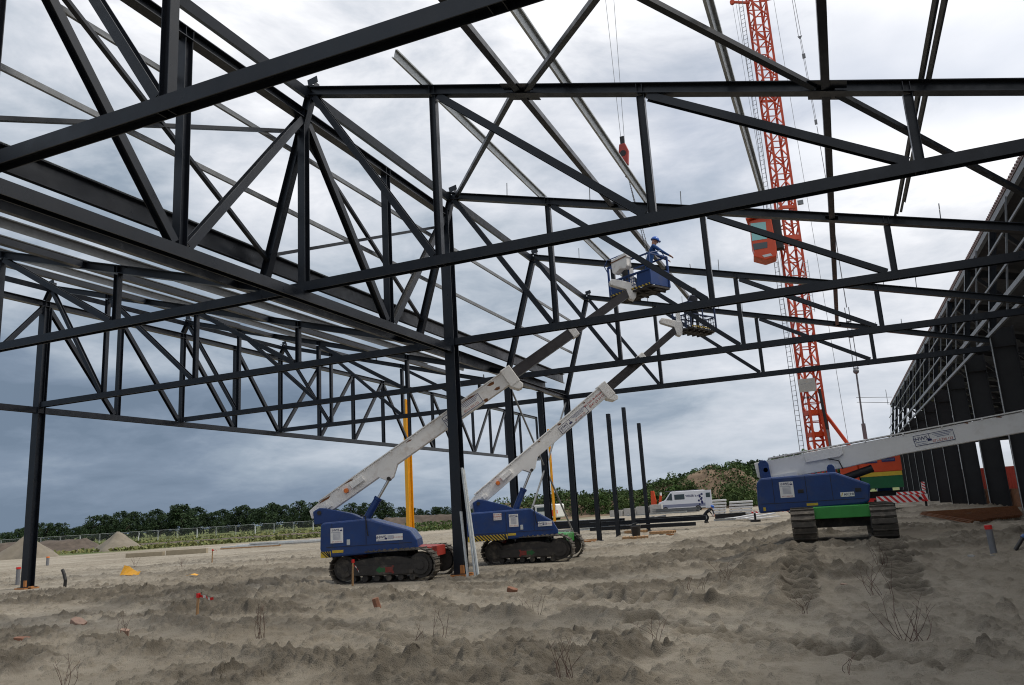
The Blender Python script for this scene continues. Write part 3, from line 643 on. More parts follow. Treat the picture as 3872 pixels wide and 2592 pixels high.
m.build('mast_lacing', cr, CR)
for zz, w in ((5.0, 0.24), (6.3, 0.26), (8.9, 0.16), (17.2, 0.3), (19.2, 0.2), (27.0, 0.14)):
    m = MB()
    for i in range(4): m.bar(mp_(i, zz), mp_((i+1) % 4, zz), 0.13, w)
    m.build('mast_frame', cr, CR)
m = MB(); m.bar((9.45, 49.8, 6.4), (10.75, 49.3, 3.9), 0.17); m.bar((9.4, 49.55, 6.4), (9.65, 49.4, 2.6), 0.2); m.build('base_strut', cr, CR)
m = MB(); m.tube((9.45, 49.35, 7.6), (9.58, 49.3, 5.2), 0.085, 10); m.build('ram_barrel', M['black'], CR)
m = MB(); m.tube((9.58, 49.3, 5.2), (9.68, 49.28, 2.4), 0.07, 10); m.build('ram_rod', M['galvd'], CR)
m = MB()
for s in (-0.14, 0.14):
    m.bar((8.02+s*0.9, 49.72-s*0.4, 2.4), (8.02+s*0.9, 49.72-s*0.4, 36.5), 0.035)
z = 2.6
while z < 36.4: m.tube((8.02-0.126, 49.776, z), (8.02+0.126, 49.664, z), 0.014, 5); z += 0.30
m.build('mast_ladder', M['pvc'], CR)
m = MB()
for s in (-0.13, 0.13): m.bar((9.70+s, 49.5, 12.3), (9.70+s, 49.5, 15.6), 0.035)
for i in range(11): m.tube((9.57, 49.5, 12.45+i*0.3), (9.83, 49.5, 12.45+i*0.3), 0.014, 5)
m.build('short_ladder', M['galv'], CR)
m = MB(); m.box((8.83, 49.27, 8.25-0.35), (0.94, 0.03, 0.78), Euler((0, 0, R(0))).to_matrix()); pl_ = m.build('load_chart_plate', mat('weathered_plate', (0.42, 0.41, 0.38), 0.6, 0, 0.12, 3, dirt=(0.33, 0.22, 0.12), dscale=3), CR)
l1 = lettering('lettering', 'LIEBHERR', 0.15, M['black'], pl_, (-0.17, -0.745, 7.16-cz), (1, 0, 0), (0, 0, 1), 0.004, bold=0.006)
m = MB()
for i in range(7): m.box((8.50+0.11*i, 49.252, 7.98+0.02*(i % 3)), (0.07, 0.002, 0.012))
m.build('chart_lines', M['inkg'], pl_)
# cab
cbx = thing  # (cab is a part of the crane)
m = MB(); o2 = [(-0.70, 0.0), (-0.62, 0.32), (-0.70, 0.75), (-0.66, 2.35), (0.62, 2.55), (0.72, 0.45), (0.66, -0.18), (0.0, -0.32)]
m.extr([(x, z) for x, z in o2], (7.42, 49.45, 16.15), (1, 0.10, 0), (0, 0, 1), (-0.10, 1, 0), 1.25); cab = m.build('cab', cr, CR, bevel=0.06)
m = MB(); m.extr([(-0.60, 1.02), (0.30, 1.02), (0.34, 2.12), (-0.56, 2.16)], (7.42, 48.815, 16.15), (1, 0.10, 0), (0, 0, 1), (-0.10, 1, 0), 0.03); m.build('windscreen', M['aqua'], cab)
m = MB(); m.extr([(-0.55, 0.42), (0.25, 0.44), (0.28, 0.82), (-0.58, 0.82)], (7.42, 48.815, 16.15), (1, 0.10, 0), (0, 0, 1), (-0.10, 1, 0), 0.03); m.build('lower_window', M['glass'], cab)
m = MB(); m.box((7.42, 49.3, 18.68), (1.6, 1.5, 0.09), Euler((0, R(-6), 0)).to_matrix()); m.build('cab_roof', cr, cab)
m = MB(); m.extr([(0.0, 0), (0.5, 0.05), (0.4, 0.2), (-0.1, 0.16)], (7.40, 48.815, 16.0), (1, 0.10, 0), (0, 0, 1), (-0.10, 1, 0), 0.03); m.build('floor_window', M['galv'], cab)
m = MB(); m.box((8.35, 49.35, 17.7), (0.5, 0.6, 2.4)); m.build('machinery_box', M['black'], CR, bevel=0.03)
m = MB(); m.box((9.92, 49.3, 19.25), (0.34, 0.16, 0.26)); m.build('floodlight', M['galvd'], CR)
m = MB(); m.bar((8.6, 49.8, 34.0), (7.5, 49.6, 34.3), 0.13); m.tube((7.5, 49.5, 34.28), (7.5, 49.7, 34.28), 0.16, 10); m.bar((9.3, 49.8, 33.9), (10.2, 49.9, 33.9), 0.12); m.build('top_arm', cr, CR)
m = MB()
for x0 in (7.5, 7.72): m.tube((x0, 49.6, 34.2), (x0+0.95, 49.6, 4.2), 0.011, 5)
m.tube((10.1, 49.9, 33.8), (10.6, 49.4, 4.2), 0.013, 5); m.build('hoist_rope', M['galvd'], CR)
sx = lambda z: 11.28+(33.5-z)*0.0105
m = MB(); m.tube((11.18, 50, 36.5), (11.26, 50, 30.8), 0.018, 6); m.tube((11.28-0.0, 50, 36.5), (11.42, 50, 30.8), 0.018, 6); m.extr([(0, 0), (0.14, 0.26), (-0.14, 0.26)], (11.34, 50, 30.5), (1, 0, 0), (0, 0, 1), (0, 1, 0), 0.06)
for s in (-0.035, 0.035): m.tube((11.36+s, 50, 30.5), (11.52+s, 50, 24.4), 0.014, 5)
m.box((11.40, 50, 29.3), (0.2, 0.1, 0.3)); m.box((11.51, 50, 24.6), (0.16, 0.1, 0.3)); m.tube((11.53, 50, 24.3), (11.60, 50, 19.0), 0.022, 6); m.tube((11.60, 50, 19.0), (11.63, 50, 12.4), 0.03, 6)
zz = 12.4
for i in range(4):
    for s in (-0.11, 0.11): m.tube((11.62+s, 50, zz), (11.62+s, 50, zz-0.85), 0.026, 6)
    m.box((11.62, 50, zz-0.88), (0.30, 0.08, 0.10)); zz -= 0.95
m.ball((11.60, 50, 8.5), 0.17, 8, 6); m.tube((11.60, 50, 8.4), (11.55, 50, 5.3), 0.05, 8); m.box((11.55, 50, 4.95), (0.22, 0.2, 0.9)); m.build('stay_bars', M['pvc'], CR)
# truck carrier under the crane
TK = thing('crane_truck', 'orange and green truck carrier with striped outrigger beams under the crane', 'truck', (10.5, 49.5, cz))
m = MB(); m.box2((10.88, 47.0, 2.52), (13.02, 51.5, 3.95)); body = m.build('upper_body', cr, TK, bevel=0.03)
m = MB(); m.box2((9.95, 46.85, 1.55), (10.86, 50, 3.55)); m.build('winch_housing', cr, TK, bevel=0.05)
m = MB(); m.box2((10.90, 46.99, 2.30), (12.98, 51.4, 2.515)); m.build('yellow_band', M['hazy'], TK)
m = MB(); m.box2((10.92, 47.0, 1.66), (12.98, 51.4, 2.295)); m.build('lower_panel', M['dgreen'], TK, bevel=0.02)
m = MB(); m.box2((11.12, 46.985, 3.02), (11.86, 47.0, 3.27)); s1 = m.build('name_board', M['ink'], TK)
lettering('lettering', 'EKIELSTRA', 0.155, M['whitew'], s1, (0.99, -2.515, 3.145-cz), (1, 0, 0), (0, 0, 1), 0.004, bold=0.004)
m = MB(); m.box2((12.08, 46.985, 3.04), (12.74, 47.0, 3.24)); s2 = m.build('phone_board', M['ink'], TK)
lettering('lettering', '058-2555558', 0.11, M['inkg'], s2, (1.91, -2.515, 3.14-cz), (1, 0, 0), (0, 0, 1), 0.004)
m = MB(); m.box2((6.6, 47.6, 1.15), (13.0, 50.6, 1.5)); m.build('chassis', M['black'], TK)
for x in (7.3, 8.5, 10.4, 11.8):
    for y in (47.7, 50.4):
        m = MB(); m.smooth = False; m.tube((x, y-0.16, 0.98), (x, y+0.16, 0.98), 0.50, 20); w_ = m.build('wheel', M['black'], TK)
        m = MB(); m.tube((x, y-0.175, 0.98), (x, y-0.162, 0.98), 0.27, 14); m.build('rim', M['galvd'], w_)
def striped(x0, x1, z0, z1, y, name, n, vert=False):
    m = MB(); m.box2((x0, y, z0), (x1, y+0.3, z1)); p = m.build(name, M['whitew'], TK)
    m = MB(); w = (x1-x0); hgt = z1-z0
    for i in range(n):
        a = x0+w*i/n
        if vert: m.extr([(x0, z0+hgt*i/n+0.10), (x1, z0+hgt*i/n), (x1, z0+hgt*(i+0.5)/n), (x0, z0+hgt*(i+0.5)/n+0.10)], (0, y-0.004, 0), (1, 0, 0), (0, 0, 1), (0, 1, 0), 0.006)
        else:
            q = w/n*0.5; a2 = min(a+q, x1); sh = min(hgt*0.9, x1-a2)
            m.extr([(a, z1), (a2, z1), (a2+sh, z0), (a+sh, z0)], (0, y-0.004, 0), (1, 0, 0), (0, 0, 1), (0, 1, 0), 0.006)
    m.build('red_stripes', M['redw'], p); return p
striped(11.53, 13.97, 0.86, 1.24, 46.5, 'outrigger_beam', 8)
striped(12.55, 13.95, 1.26, 1.40, 46.9, 'rear_outrigger_beam', 5)
striped(13.80, 13.95, 1.42, 1.86, 46.85, 'marker_post', 3, True)
striped(5.0, 8.2, 0.72, 0.82, 46.5, 'outrigger_beam', 14)
for x in (13.85, 5.2):
    m = MB(); m.tube((x, 46.65, 0.30), (x, 46.65, 0.86), 0.06, 10); m.tube((x, 46.65, 0.24), (x, 46.65, 0.36), 0.28, 14)
    m.build('jack_foot', M['black'], TK)
m = MB(); m.tube((13.6, 46.49, 1.04), (13.6, 46.46, 1.04), 0.08, 12); m.build('lock_knob', M['black'], TK)
m = MB(); m.box2((11.0, 46.9, 1.05), (11.5, 47.4, 1.15)); m.box2((10.55, 46.6, 0.95), (11.4, 46.9, 1.12)); m.build('tail_lamp', M['redw'], TK)
# hook block with chain
hx, hy = 5.10, 22.6
HK = thing('hook_block', 'red hook block hanging on two ropes with a chain sling below', 'hook block', (hx, hy, 12.4))
m = MB(); m.extr([(-0.13, -0.38), (0.10, -0.42), (0.15, 0.05), (0.07, 0.30), (-0.12, 0.30), (-0.17, 0.0)], (hx, hy, 12.45), (1, 0, 0), (0, 0, 1), (0, 1, 0), 0.16); m.build('block_body', M['red'], HK, bevel=0.02)
m = MB(); m.box((hx-0.02, hy, 12.88), (0.13, 0.10, 0.26)); m.tube((hx-0.02, hy-0.09, 12.42), (hx-0.02, hy+0.09, 12.42), 0.10, 12); m.build('sheave_cover', M['black'], HK)
m = MB(); m.tube((hx-0.06, hy, 12.98), (hx-0.20, hy, 24), 0.008, 5); m.tube((hx+0.05, hy, 12.98), (hx+0.28, hy, 24), 0.008, 5); m.build('hoist_rope', M['galvd'], HK)
m = MB(); m.path([(hx, hy, 12.05), (hx+0.03, hy, 11.9), (hx+0.10, hy, 11.72), (hx+0.06, hy, 11.60), (hx-0.02, hy, 11.68)], 0.035, 8); m.build('hook', M['black'], HK)
m = MB()
for dx_ in (0.28, 0.36):
    for i in range(40):
        t0 = i/40; t1 = (i+0.8)/40; f = lambda t: (hx+0.05+dx_*t, hy+0.3*t, 11.66-2.5*t)
        m.tube(f(t0), f(t1), 0.013 if i % 2 else 0.017, 5)
m.build('chain', M['pvc'], HK)
# blue skip and red containers seen through the hall
def container(loc, size, mt, lab):
    t = thing('container', lab, 'container', loc); m = MB(); m.box((loc[0], loc[1], loc[2]+size[2]/2), size); m.build('body', mt, t)
    m = MB(); n = int(size[0]/0.28)
    for i in range(n): m.box((loc[0]-size[0]/2+0.15+i*(size[0]-0.3)/(n-1), loc[1]-size[1]/2-0.02, loc[2]+size[2]/2), (0.10, 0.04, size[2]-0.25))
    m.build('corrugation', mt, t); return t
container((12.25, 53.0, 0.45), (0.8, 2.0, 1.45), M['blue'], 'blue container behind the orange and green truck')
container((27.0, 113.5, 0.3), (7.0, 2.4, 3.0), M['red'], 'red container seen through the open side of the dark hall')
# ------------------------------------------------------------------ crawler boom lifts
def XF(mb, mtx): mb.v = [tuple(mtx @ Vector(v)) for v in mb.v]; return mb
def stadium(L, H, n=14, dz=0.0):
    r = H/2; a = L/2-r; pts = []
    for i in range(n+1): t = -math.pi/2+math.pi*i/n; pts.append((a+r*math.cos(t), r+r*math.sin(t)))
    for i in range(n+1): t = math.pi/2+math.pi*i/n; pts.append((-a+r*math.cos(t), r+r*math.sin(t)))
    return pts
def walk(pts, n):
    P_ = pts+[pts[0]]; seg = [math.hypot(P_[i+1][0]-P_[i][0], P_[i+1][1]-P_[i][1]) for i in range(len(pts))]; tot = sum(seg); out = []
    for k in range(n):
        d = tot*k/n; i = 0
        while d > seg[i]: d -= seg[i]; i += 1
        f = d/seg[i]; x = P_[i][0]+(P_[i+1][0]-P_[i][0])*f; z = P_[i][1]+(P_[i+1][1]-P_[i][1])*f
        out.append((x, z, math.atan2(P_[i+1][1]-P_[i][1], P_[i+1][0]-P_[i][0])))
    return out, tot
def crawler(t, hd, y, w, side, L=3.05, H=0.88, arrow=(('green', -0.0), ('red', 0.3)), nsh=46):
    mx_ = Matrix.Rotation(hd, 4, 'Z')
    m = MB(); sh, tot = walk(stadium(L-0.05, H-0.05), nsh); pitch = tot/nsh
    for x, z, a in sh:
        rot = Matrix.Rotation(-a, 3, 'Y'); c = Vector((x, y, z+0.025)); m.box(c, (pitch*0.93, w, 0.032), rot)
        nrm = rot @ Vector((0, 0, -1)); m.box(c+nrm*0.030+(rot @ Vector((pitch*0.28, 0, 0))), (0.022, w, 0.036), rot)
    XF(m, mx_); belt = m.build('track_belt', M['track'], t)
    m = MB(); prof = [(-L/2+0.42, 0.22), (-L/2+0.30, 0.40), (-L/2+0.45, 0.58), (-0.2, 0.70), (0.4, 0.70), (L/2-0.60, 0.60), (L/2-0.45, 0.42), (L/2-0.55, 0.20)]
    m.extr(prof, (0, y, 0), (1, 0, 0), (0, 0, 1), (0, 1, 0), w*0.62); m.box((0, y+side*w*0.36, 0.36), (L*0.58, 0.05, 0.24)); XF(m, mx_); m.build('track_frame', M['mudframe'], t)
    for x, r, nm in ((L/2-0.44, 0.33, 'drive_wheel'), (-L/2+0.44, 0.33, 'idler_wheel')):
        m = MB(); m.tube((x, y-w*0.30, H/2), (x, y+w*0.30, H/2), r, 22); m.tube((x, y+side*w*0.30, H/2), (x, y+side*w*0.40, H/2), r*0.72, 18); m.tube((x, y+side*w*0.40, H/2), (x, y+side*w*0.44, H/2), r*0.35, 12); XF(m, mx_); m.build(nm, M['mudframe'], t)
    for i in range(6):
        m = MB(); m.tube((-0.85+i*0.34, y-w*0.33, 0.15), (-0.85+i*0.34, y+w*0.36, 0.15), 0.085, 12); XF(m, mx_); m.build('track_roller', M['mudframe'], t)
    if arrow:
        yy = y+side*(w*0.36+0.028)
        m = MB(); x = arrow[0][1]*1.0; s = arrow[2] if len(arrow) > 2 else 1
        m.extr([(0, 0.27), (-0.13*s, 0.36), (0, 0.46), (0, 0.41), (0.14*s, 0.41), (0.14*s, 0.31), (0, 0.31)], (x, yy, 0), (1, 0, 0), (0, 0, 1), (0, 1, 0), 0.006); XF(m, mx_); m.build('green_arrow', M['greena'], t)
        m = MB(); m.extr([(0, 0.29), (0.17*s, 0.29), (0.20*s, 0.25), (0.25*s, 0.27), (0.21*s, 0.37), (0.25*s, 0.46), (0.19*s, 0.47), (0.17*s, 0.43), (0, 0.43)], (x+0.15*s, yy, 0), (1, 0, 0), (0, 0, 1), (0, 1, 0), 0.006); XF(m, mx_); m.build('red_arrow', M['reda'], t)
def signboard(t, mtx, x0, x1, z0, z1, y, kind, name='sign'):
    """white sticker on the near side (local y = y, facing -y)"""
    m = MB(); m.box(((x0+x1)/2, y-0.003, (z0+z1)/2), (x1-x0, 0.006, z1-z0)); XF(m, mtx); p = m.build(name, M['whitew'], t)
    ax = mtx.to_3x3() @ Vector((1, 0, 0)); ay = mtx.to_3x3() @ Vector((0, 0, 1)); w = x1-x0; h = z1-z0
    def at(u, v): return mtx @ Vector((x0+w*u, y-0.006, z0+h*v))
    def lines(rows, mt, nm='print_lines'):
        m = MB()
        for (u0, u1, v, hh) in rows: m.box((x0+w*(u0+u1)/2, y-0.0075, z0+h*v), (w*(u1-u0), 0.003, h*hh))
        XF(m, mtx); m.build(nm, mt, p)
    L = []
    if kind == 'tall':
        L = [lettering('l', 'tHWS', h*0.20, M['ink'], p, at(0.40, 0.86), ax, ay, bold=0.0012), lettering('l', '071-5.320.123', h*0.115, M['inkr'], p, at(0.5, 0.08), ax, ay)]
        lines([(0.2, 0.8, v, 0.022) for v in (0.68, 0.60, 0.53, 0.46, 0.39, 0.32, 0.25)]+[(0.06, 0.72, 0.735, 0.02)], M['inkg'])
        m = MB(); m.extr([(0.74, 0.78), (0.95, 0.78), (0.93, 0.86), (0.90, 0.83), (0.86, 0.97), (0.84, 0.96), (0.86, 0.84), (0.76, 0.88)], mtx @ Vector((x0, y-0.0075, z0)), ax*w, ay*h, (mtx.to_3x3() @ Vector((0, 1, 0))), 0.003); m.build('lift_logo', M['ink'], p)
    elif kind == 'wide':
        L = [lettering('l', 'tHWS', h*0.62, M['ink'], p, at(0.17, 0.58), ax, ay, bold=0.0012), lettering('l', '071-5.320.123', h*0.27, M['inkr'], p, at(0.82, 0.45), ax, ay)]
        lines([(0.42, 0.66, v, 0.06) for v in (0.75, 0.6, 0.45, 0.3)]+[(0.03, 0.31, 0.17, 0.08)], M['inkg'])
        m = MB(); m.extr([(0.32, 0.2), (0.41, 0.2), (0.40, 0.5), (0.38, 0.4), (0.37, 0.9), (0.36, 0.88), (0.365, 0.4), (0.33, 0.5)], mtx @ Vector((x0, y-0.0075, z0)), ax*w, ay*h, (mtx.to_3x3() @ Vector((0, 1, 0))), 0.003); m.build('lift_logo', M['ink'], p)
    elif kind == 'boom':
        L = [lettering('l', 'tHWS', h*0.50, M['ink'], p, at(0.17, 0.62), ax, ay, bold=0.0012), lettering('l', '071-5.320.123', h*0.30, M['inkr'], p, at(0.70, 0.22), ax, ay, bold=0.0006)]
        lines([(0.48, 0.97, 0.84, 0.06), (0.53, 0.92, 0.70, 0.06), (0.58, 0.88, 0.56, 0.06), (0.04, 0.30, 0.34, 0.06), (0.06, 0.32, 0.16, 0.035)], M['inkg'])
        m = MB()
        for (a, b, c, d) in ((0, 1, 0, 0.05), (0, 1, 0.95, 1), (0, 0.012, 0.05, 0.95), (0.988, 1, 0.05, 0.95)): m.box((x0+w*(a+b)/2, y-0.0075, z0+h*(c+d)/2), (w*(b-a), 0.003, h*(d-c)))
        XF(m, mtx); m.build('sign_border', M['ink'], p)
        m = MB(); m.extr([(0.33, 0.3), (0.44, 0.3), (0.43, 0.55), (0.405, 0.45), (0.40, 0.92), (0.385, 0.90), (0.39, 0.5), (0.34, 0.6)], mtx @ Vector((x0, y-0.0075, z0)), ax*w, ay*h, (mtx.to_3x3() @ Vector((0, 1, 0))), 0.003); m.build('lift_logo', M['ink'], p)
    elif kind == 'nu':
        L = [lettering('l', 'NU OOK IN', h*0.24, M['inkr'], p, at(0.5, 0.80), ax, ay, bold=0.0012), lettering('l', 'NUNSPEET', h*0.25, M['inkr'], p, at(0.5, 0.49), ax, ay, bold=0.0012), lettering('l', '0341-25 24 51', h*0.18, M['inkr'], p, at(0.5, 0.17), ax, ay, bold=0.0006)]
    elif kind == 'nuboom':
        L = [lettering('l', 'NU OOK IN NUNSPEET', h*0.33, M['inkr'], p, at(0.5, 0.72), ax, ay, bold=0.0012), lettering('l', '0341-25 24 51', h*0.42, M['inkr'], p, at(0.5, 0.27), ax, ay, bold=0.0012)]
    elif kind == 'maker':
        L = [lettering('l', 'AICHI', h*0.80, M['ink'], p, at(0.60, 0.5), ax, ay, bold=0.0012)]
        m = MB(); m.extr([(0.03, 0.1), (0.10, 0.1), (0.20, 0.9), (0.13, 0.9)], mtx @ Vector((x0, y-0.0075, z0)), ax*w, ay*h, (mtx.to_3x3() @ Vector((0, 1, 0))), 0.003); m.build('sign_flash', M['hazy'], p)
    if len(L) > 1: merge_letters(L, 'lettering')
    elif L: L[0].name = 'lettering'
    return p
def hazard(t, mtx, x0, x1, z0, z1, y, n, name='hazard_band'):
    m = MB(); m.box(((x0+x1)/2, y-0.003, (z0+z1)/2), (x1-x0, 0.006, z1-z0)); XF(m, mtx); p = m.build(name, M['hazy'], t)
    m = MB(); w = (x1-x0)/n
    for i in range(n):
        a = x0+i*w; sh = min((z1-z0), x1-a-w*0.5)
        m.extr([(a, z1), (a+w*0.5, z1), (a+w*0.5+sh, z0), (a+sh, z0)], (0, y-0.008, 0), (1, 0, 0), (0, 0, 1), (0, 1, 0), 0.004)
    XF(m, mtx); m.build('black_stripes', M['black'], p)
M['dkblue'] = mat('muddy_blue_paint', (0.006, 0.022, 0.075), 0.55, 0, 0.2, 5, dirt=(0.06, 0.05, 0.04), dscale=6, damt=0.7)
def basket(t, mtx, L=1.70, D=0.85, H=1.05, box=True):
    bl = M['blue'] if box else M['dkblue']
    m = MB(); m.box((0, 0, 0.03), (L, D, 0.06)); m.box((0, 0, -0.03), (L*0.96, D*0.5, 0.06))
    for i in range(5): m.box((-L/2+0.17+i*(L-0.34)/4, 0, -0.015), (0.05, D*0.96, 0.09))
    XF(m, mtx); m.build('basket_floor', M['mudframe'], t)
    m = MB(); x, y = L/2, D/2
    for sx_ in (-1, 1):
        for sy in (-1, 1): m.bar((sx_*x, sy*y, 0.06), (sx_*x, sy*y, H), 0.05)
    m.bar((0.0, -y, 0.06), (0.0, -y, H), 0.04); m.bar((0.0, y, 0.06), (0.0, y, H), 0.04)
    for z in (0.56, H):
        for sy in (-1, 1): m.bar((-x, sy*y, z), (x, sy*y, z), 0.045)
        for sx_ in (-1, 1): m.bar((sx_*x, -y, z), (sx_*x, y, z), 0.045)
    XF(m, mtx); m.build('basket_frame', bl, t)
    for (a, b) in ((-x+0.06, -x+0.55), (0.30, x-0.04)):
        for sy in (-1, 1): 
            if box: m = MB(); m.box(((a+b)/2, sy*(y-0.01), 0.31), (b-a, 0.012, 0.46)); XF(m, mtx); m.build('side_panel', bl, t)
    for sx_ in (-1, 1):
        m = MB()
        if box: m.box((sx_*(x-0.01), 0, 0.31), (0.012, D-0.1, 0.46))
        else:
            for i in range(7): m.box((sx_*(x-0.01), -D/2+0.1+i*(D-0.2)/6, 0.31), (0.012, 0.02, 0.48))
            for i in range(4): m.box((sx_*(x-0.012), 0, 0.14+0.12*i), (0.010, D-0.1, 0.018))
        XF(m, mtx); m.build('side_panel' if box else 'side_mesh', bl, t)
    m = MB()
    for (a, b) in ((-x+0.57, -0.05), (0.03, 0.28)):
        for i in range(5): m.box(((a+b)/2, -y, 0.12+i*0.10), (b-a, 0.010, 0.022))
        for i in range(int((b-a)/0.09)): m.box((a+0.045+i*0.09, -y-0.006, 0.31), (0.018, 0.008, 0.46))
    XF(m, mtx); m.build('mesh_infill', bl, t)
    hazard(t, mtx, -x+0.03, x-0.03, 0.065, 0.125, -y-0.02, 12)
    m = MB()
    pts = [(-x-0.02, -y+0.02, H-0.2), (-x-0.10, -y-0.05, H+0.05), (-x+0.05, -y-0.06, H+0.22), (0.15, -y-0.06, H+0.24), (0.22, -y-0.02, H)]
    m.path(pts, 0.016, 6); m.path([(x-0.05, y, H), (x+0.05, 0.1, H+0.14), (x, -y, H)], 0.016, 6); XF(m, mtx); m.build('guard_rail', bl, t)
    if box:
        m = MB(); m.extr([(-0.32, 0.74), (-0.24, 0.66), (0.02, 0.78), (0.24, 0.72), (0.31, 0.80), (0.30, 1.06), (0.33, 1.09), (0.26, 1.24), (-0.31, 1.16), (-0.34, 1.04)], (-0.14, -y-0.14, 0), (1, 0, 0), (0, 0, 1), (0, 1, 0), 0.22); XF(m, mtx); m.build('control_box', M['rustwhite'], t, bevel=0.02)
        m = MB(); m.extr([(-0.35, 1.045), (0.33, 1.10), (0.33, 1.125), (-0.35, 1.07)], (-0.14, -y-0.26, 0), (1, 0, 0), (0, 0, 1), (0, 1, 0), 0.02); XF(m, mtx); m.build('box_lip', M['rust'], t)
        m = MB(); m.tube((-x+0.28, 0.1, 0.5), (-x+0.28, 0.1, 1.0), 0.13, 12); XF(m, mtx); m.build('tool_bag', M['black'], t)
def lift(label, c, z0, th_track, th, prof, boom, variant):
    t = thing('boom_lift', label, 'boom lift', (c[0], c[1], z0), 0, 'blue and white crawler boom lifts', world=False)
    hd = R(th_track); w = variant.get('shoe', 0.46); g = variant.get('gauge', 1.85)
    crawler(t, hd, -g/2, w, -1, arrow=variant.get('arrow')); crawler(t, hd, g/2, w, 1, arrow=None)
    mt_ = Matrix.Rotation(hd, 4, 'Z'); mb_ = Matrix.Rotation(R(th), 4, 'Z')
    m = MB(); m.box((0, 0, 0.52), (1.6, g-w, 0.30)); m.box((0, 0, 0.70), (1.0, 0.9, 0.16)); XF(m, mt_); m.build('undercarriage', M['mudframe'], t)
    for s, cl in ((1, variant['front']), (-1, variant['rear'])):
        m = MB(); m.extr([(-0.72, 0.60), (0.72, 0.60), (0.74, 0.86), (-0.74, 0.86)], (s*1.20, 0, 0), (0, 1, 0), (0, 0, 1), (1, 0, 0), 0.10)
        m.extr([(s*0.35, 0.885), (s*1.25, 0.845), (s*1.25, 0.885), (s*0.35, 0.925)], (0, 0, 0), (1, 0, 0), (0, 0, 1), (0, 1, 0), 1.30); XF(m, mt_); m.build('bumper_beam', M[cl], t, bevel=0.012)
    m = MB(); m.tube((0, 0, 0.74), (0, 0, 0.88), 0.52, 28); m.build('slew_ring', M['black'], t)
    # turntable body
    m = MB(); m.extr(prof, (0, 0, 0), (1, 0, 0), (0, 0, 1), (0, 1, 0), 2.0); XF(m, mb_); body = m.build('engine_cover', M['blue'], t, bevel=0.05)
    xr = prof[0][0]; xf = max(p[0] for p in prof)
    m = MB()
    for a in variant['seams']: m.box((a, -1.003, 1.36), (0.012, 0.006, 0.62))
    m.box(((xr+xf)/2-0.05, -1.003, 1.035), (xf-xr-0.25, 0.006, 0.012)); XF(m, mb_); m.build('panel_seams', M['black'], t)
    for x, z in variant['locks']:
        m = MB(); m.box((x, -1.006, z), (0.09, 0.014, 0.15) if variant['id'] < 3 else (0.14, 0.014, 0.09)); XF(m, mb_); m.build('latch', M['galv'] if variant['id'] < 3 else M['black'], t, bevel=0.01)
    for args in variant['signs']: signboard(t, mb_, *args)
    for args in variant['haz']: hazard(t, mb_, *args)
    for (x0, x1, z0_, z1_) in variant['yel']:
        m = MB(); m.box(((x0+x1)/2, -1.005, (z0_+z1_)/2), (x1-x0, 0.008, z1_-z0_)); XF(m, mb_); m.build('warning_label', M['hazy'], t)
    if variant.get('grab'):
        gx, gzt = variant['grab']; m = MB(); m.path([(gx, -0.92, 1.25), (gx-0.03, -1.03, 1.3), (gx-0.08, -1.03, 1.8), (gx-0.2, -1.0, 1.86), (gx-0.22, -0.9, 1.80)], 0.014, 6); XF(m, mb_); m.build('grab_rail', M['black'], t)
    # boom support, boom
    px, pz, ev, L1, L2, L3 = boom; e = R(ev)
    if variant['id'] < 3:
        m = MB(); m.extr([(px-0.12, 1.66), (px-0.16, pz+0.02), (px+0.02, pz+0.12), (px+0.18, pz+0.10), (px+0.95, 1.90), (px+1.35, 1.70)], (0, 0, 0), (1, 0, 0), (0, 0, 1), (0, 1, 0), 0.62)
    else:
        m = MB(); m.extr([(px-0.14, 1.60), (px-0.16, pz+0.16), (px-0.10, pz+0.24), (px+0.04, pz+0.24), (px+0.10, pz+0.16), (px+0.14, 1.60)], (0, -0.28, 0), (1, 0, 0), (0, 0, 1), (0, 1, 0), 0.12); XF(m, mb_); m.build('boom_bracket', M['blue'], t, bevel=0.02); m = MB(); m.extr([(-0.18, 1.66), (-0.18, 1.86), (-0.13, 1.93), (-0.04, 1.93), (0.01, 1.86), (0.01, 1.66)], (0, -0.45, 0), (1, 0, 0), (0, 0, 1), (0, 1, 0), 0.10)
    XF(m, mb_); m.build('boom_bracket', M['blue'], t, bevel=0.02)
    m = MB(); m.tube((px+0.02, -0.34, pz-0.02), (px+0.02, 0.34, pz-0.02), 0.06, 12); XF(m, mb_); m.build('pivot_pin', M['mudframe'], t)
    bm_ = mb_ @ Matrix.Translation((px, 0, pz)) @ Matrix.Rotation(-e, 4, 'Y')     # x along the boom
    hh, ww = variant.get('bh', 0.42), 0.34
    m = MB(); m.extr([(-0.28, -0.02), (-0.22, 0.20), (0.3, 0.26), (L1, 0.26), (L1, -hh+0.26), (2.55, -hh+0.26), (2.25, -hh+0.02), (2.05, -hh+0.02), (1.9, -hh+0.26), (0.25, -hh+0.26), (-0.05, -0.14)] if variant['id'] < 3 else [(-0.25, -0.16), (-0.25, 0.22), (L1, 0.24), (L1, -0.24), (3.4, -0.24), (2.0, -0.32), (-0.1, -0.30)], (0, 0, 0), (1, 0, 0), (0, 0, 1), (0, 1, 0), ww); XF(m, bm_); m.build('main_boom', M['rustwhite'] if variant['id'] == 1 else M['white'], t, bevel=0.015)
    m = MB(); m.box((L1*0.5, 0, 0.275), (L1*0.96, ww+0.05, 0.03)); 
    for s in np.arange(0.8, L1, 0.9): m.tube((s, -ww/2-0.03, 0.24), (s, -ww/2-0.004, 0.24), 0.022, 8)
    XF(m, bm_); m.build('boom_cap_strip', M['rustwhite'] if variant['id'] < 3 else M['white'], t)
    m = MB()
